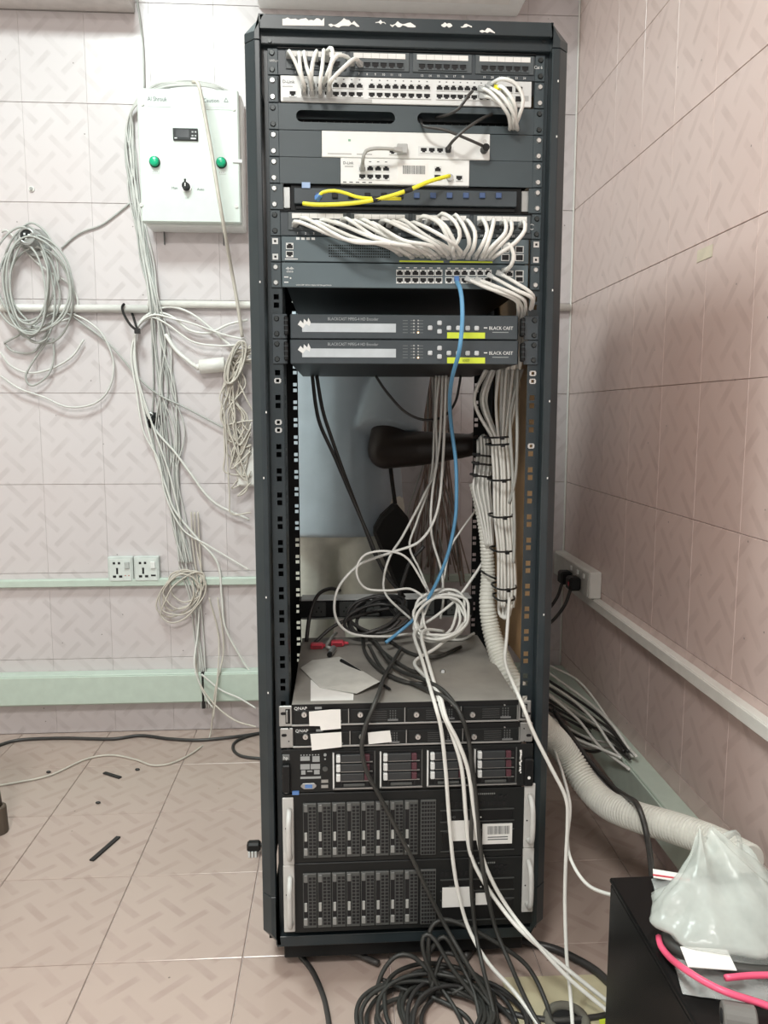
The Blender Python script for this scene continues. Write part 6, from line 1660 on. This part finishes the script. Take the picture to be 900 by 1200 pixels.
# clear zip bag with label and pink cable, on the box
zt_ = BT
def crumple(cx_, cy_, rx, ry, h, top_off, folds, seed, m, name, rings=14, seg=48, top_r=0.25, flat=0.0):
    rr = random.Random(seed); mb = MB()
    ph = [rr.uniform(0, 6.28) for _ in range(6)]
    for i in range(rings+1):
        t_ = i/rings
        prof = (1-t_)**1.05*(1-top_r)+top_r
        prof *= (0.88+0.12*math.sin(min(1, t_*8+0.2)*math.pi/2))
        for j in range(seg):
            a = 2*math.pi*j/seg
            f = 1+folds*(0.4+t_)*(math.sin(5*a+ph[0]+t_*2)+0.7*math.sin(9*a+ph[1]-t_*3)+0.5*math.sin(14*a+ph[2]+t_*4))*0.33
            nz_ = noise.noise(Vector((math.cos(a)*2, math.sin(a)*2, t_*4+seed)))*0.14
            r_ = prof*(f+nz_)
            mb.v.append((cx_+top_off[0]*t_*t_+rx*r_*math.cos(a), cy_+top_off[1]*t_*t_+ry*r_*math.sin(a), zt_+0.003+h*t_*(1+0.10*math.sin(4*a+ph[3]))))
    for i in range(rings):
        for j in range(seg):
            q = (j+1) % seg
            mb.face((i*seg+j, i*seg+q, (i+1)*seg+q, (i+1)*seg+j))
    mb.face(tuple(reversed(range(seg))))
    return mb.build(name, m, None, smooth=True)
cc = F(862, 1128, zt_+0.02)
zipb = thing('zip_bag', F(830, 1140, zt_), 'clear zip bag with a red line, a label and a pink cable inside', 'bag')
def sheet(pts, z, bulge, name, m, par, n=14, seed=3):
    "crumpled closed film pouch over a quadrilateral"
    P = [F(a, b, z) for a, b in pts]; mb = MB()
    for sgn in (1, 0):
        for i in range(n+1):
            for j in range(n+1):
                u_, v_ = i/n, j/n
                p = P[0].lerp(P[1], u_).lerp(P[3].lerp(P[2], u_), v_)
                b_ = (math.sin(math.pi*u_)*math.sin(math.pi*v_))**0.5
                k_ = noise.noise(Vector((u_*6, v_*6, seed)))*0.5+noise.noise(Vector((u_*14, v_*14, seed)))*0.25
                mb.v.append((p.x+0.004*k_, p.y+0.004*k_, p.z+(b_*bulge*(0.75+0.6*k_) if sgn else 0.0005)))
    o_ = (n+1)**2
    for i in range(n):
        for j in range(n):
            a = i*(n+1)+j
            mb.face((a, a+1, a+n+2, a+n+1)); mb.face((o_+a, o_+a+n+1, o_+a+n+2, o_+a+1))
    return mb.build(name, m, par, smooth=True)
sheet([(763, 1030), (832, 1030), (960, 1190), (800, 1165)], zt_+0.001, 0.035, 'pouch', CLEAR, zipb)
P = [F(a, b, zt_+0.016) for a, b in ((763, 1033), (828, 1036))]
def band(px0, py0, px1, py1, w, z, m, name, par, th=0.0012):
    a, b = F(px0, py0, z), F(px1, py1, z); d = (b-a).normalized(); s_ = Vector((d.y, -d.x, 0))*w
    mb = MB(); Q = [a, b, b+s_, a+s_]
    mb.v += [tuple(p) for p in Q]+[(p.x, p.y, p.z+th) for p in Q]
    for f_ in ((3, 2, 1, 0), (4, 5, 6, 7), (0, 1, 5, 4), (1, 2, 6, 5), (2, 3, 7, 6), (3, 0, 4, 7)): mb.face(f_)
    return mb.build(name, m, par)
band(765, 1019, 808, 1026, 0.022, zt_+0.012, OFFW, 'zip_strip', zipb); band(765, 1025, 808, 1031, 0.0025, zt_+0.0135, RED, 'red_line', zipb)
band(797, 1110, 852, 1114, 0.036, zt_+0.030, OFFW, 'label_card', zipb)
# pink cable
cable('pink_cable', [F(772, 1098, zt_+0.012), F(774, 1108, zt_+0.014), F(785, 1122, zt_+0.018), F(800, 1134, zt_+0.036), F(825, 1150, zt_+0.040), F(850, 1162, zt_+0.040), F(880, 1172, zt_+0.035), F(925, 1184, zt_+0.03), F(960, 1170, zt_+0.025), F(940, 1146, zt_+0.03), F(890, 1143, zt_+0.032), F(850, 1146, zt_+0.034)], 0.0042, PINK, 'pink cable curving around the front of the plastic bags', 'zip bag contents')
cable('grey_cable', [F(779, 1098, zt_+0.010), F(792, 1112, zt_+0.014), F(830, 1128, zt_+0.018), F(880, 1138, zt_+0.02), F(930, 1140, zt_+0.02)], 0.008, CABD, 'thick grey cable lying inside the clear bag beside the pink cable')
cb_ = thing('carrier_bag', F(850, 1090, zt_), 'crumpled white translucent carrier bag with upright handles on the black box', 'bag')
zt_ = BT+0.028
o = crumple(F(858, 1078, zt_).x, F(858, 1078, zt_).y, 0.118, 0.084, 0.092, (-0.018, 0.050), 0.20, 5, FILM, 'bag_body', rings=20, seg=72, top_r=0.10); 
o.parent = cb_; o.location = WL[o.name]-WL[cb_.name]
pk = F(845, 985, BT+0.10)
def strap(pts, w, name):
    P = spline(pts, 0.006); mb = MB(); n = len(P)
    for i, p in enumerate(P):
        t_ = (P[min(n-1, i+1)]-P[max(0, i-1)]).normalized(); s_ = t_.cross(Vector((0, 1, 0))).normalized()*w*(1+0.3*math.sin(i*0.9))
        o_ = Vector((0, 0.0015, 0))
        mb.v += [tuple(p-s_), tuple(p+s_), tuple(p+s_+o_), tuple(p-s_+o_)]
    for i in range(n-1):
        for j in range(4):
            q = (j+1) % 4; mb.face((i*4+j, i*4+q, i*4+4+q, i*4+4+j))
    return mb.build(name, FILM, cb_, smooth=True)
Yk = 0.985
strap(pw([(822, 1018, Yk-0.03), (838, 995, Yk-0.01), (850, 982, Yk), (862, 976, Yk), (867, 985, Yk), (866, 1005, Yk-0.02), (862, 1030, Yk-0.04)]), 0.0045, 'handle')
strap(pw([(800, 1030, Yk-0.02), (815, 1018, Yk-0.01), (830, 1004, Yk), (842, 990, Yk), (852, 1000, Yk-0.01), (855, 1020, Yk-0.03)]), 0.004, 'handle')
strap(pw([(868, 992, Yk), (885, 1010, Yk-0.02), (898, 1040, Yk-0.05), (905, 1080, Yk-0.1)]), 0.006, 'handle')
# grey roll under the bags
t = thing('tape_roll', F(856, 1192, BT), 'small grey roll lying on the black box under the pink cable', 'roll')
c = F(846, 1190, BT+0.017)
mb = MB(); mb.cyl(c, c+Vector((0.034, -0.010, 0)), 0.0165, 0.0165, n=20); mb.build('roll', mat('grey_roll', (0.16, 0.155, 0.145), 0.6), t, 0.002)
mb = MB(); mb.cyl(c-Vector((0.0012, -0.0004, 0)), c, 0.008, 0.008, n=16); mb.build('core', HOLE, t)
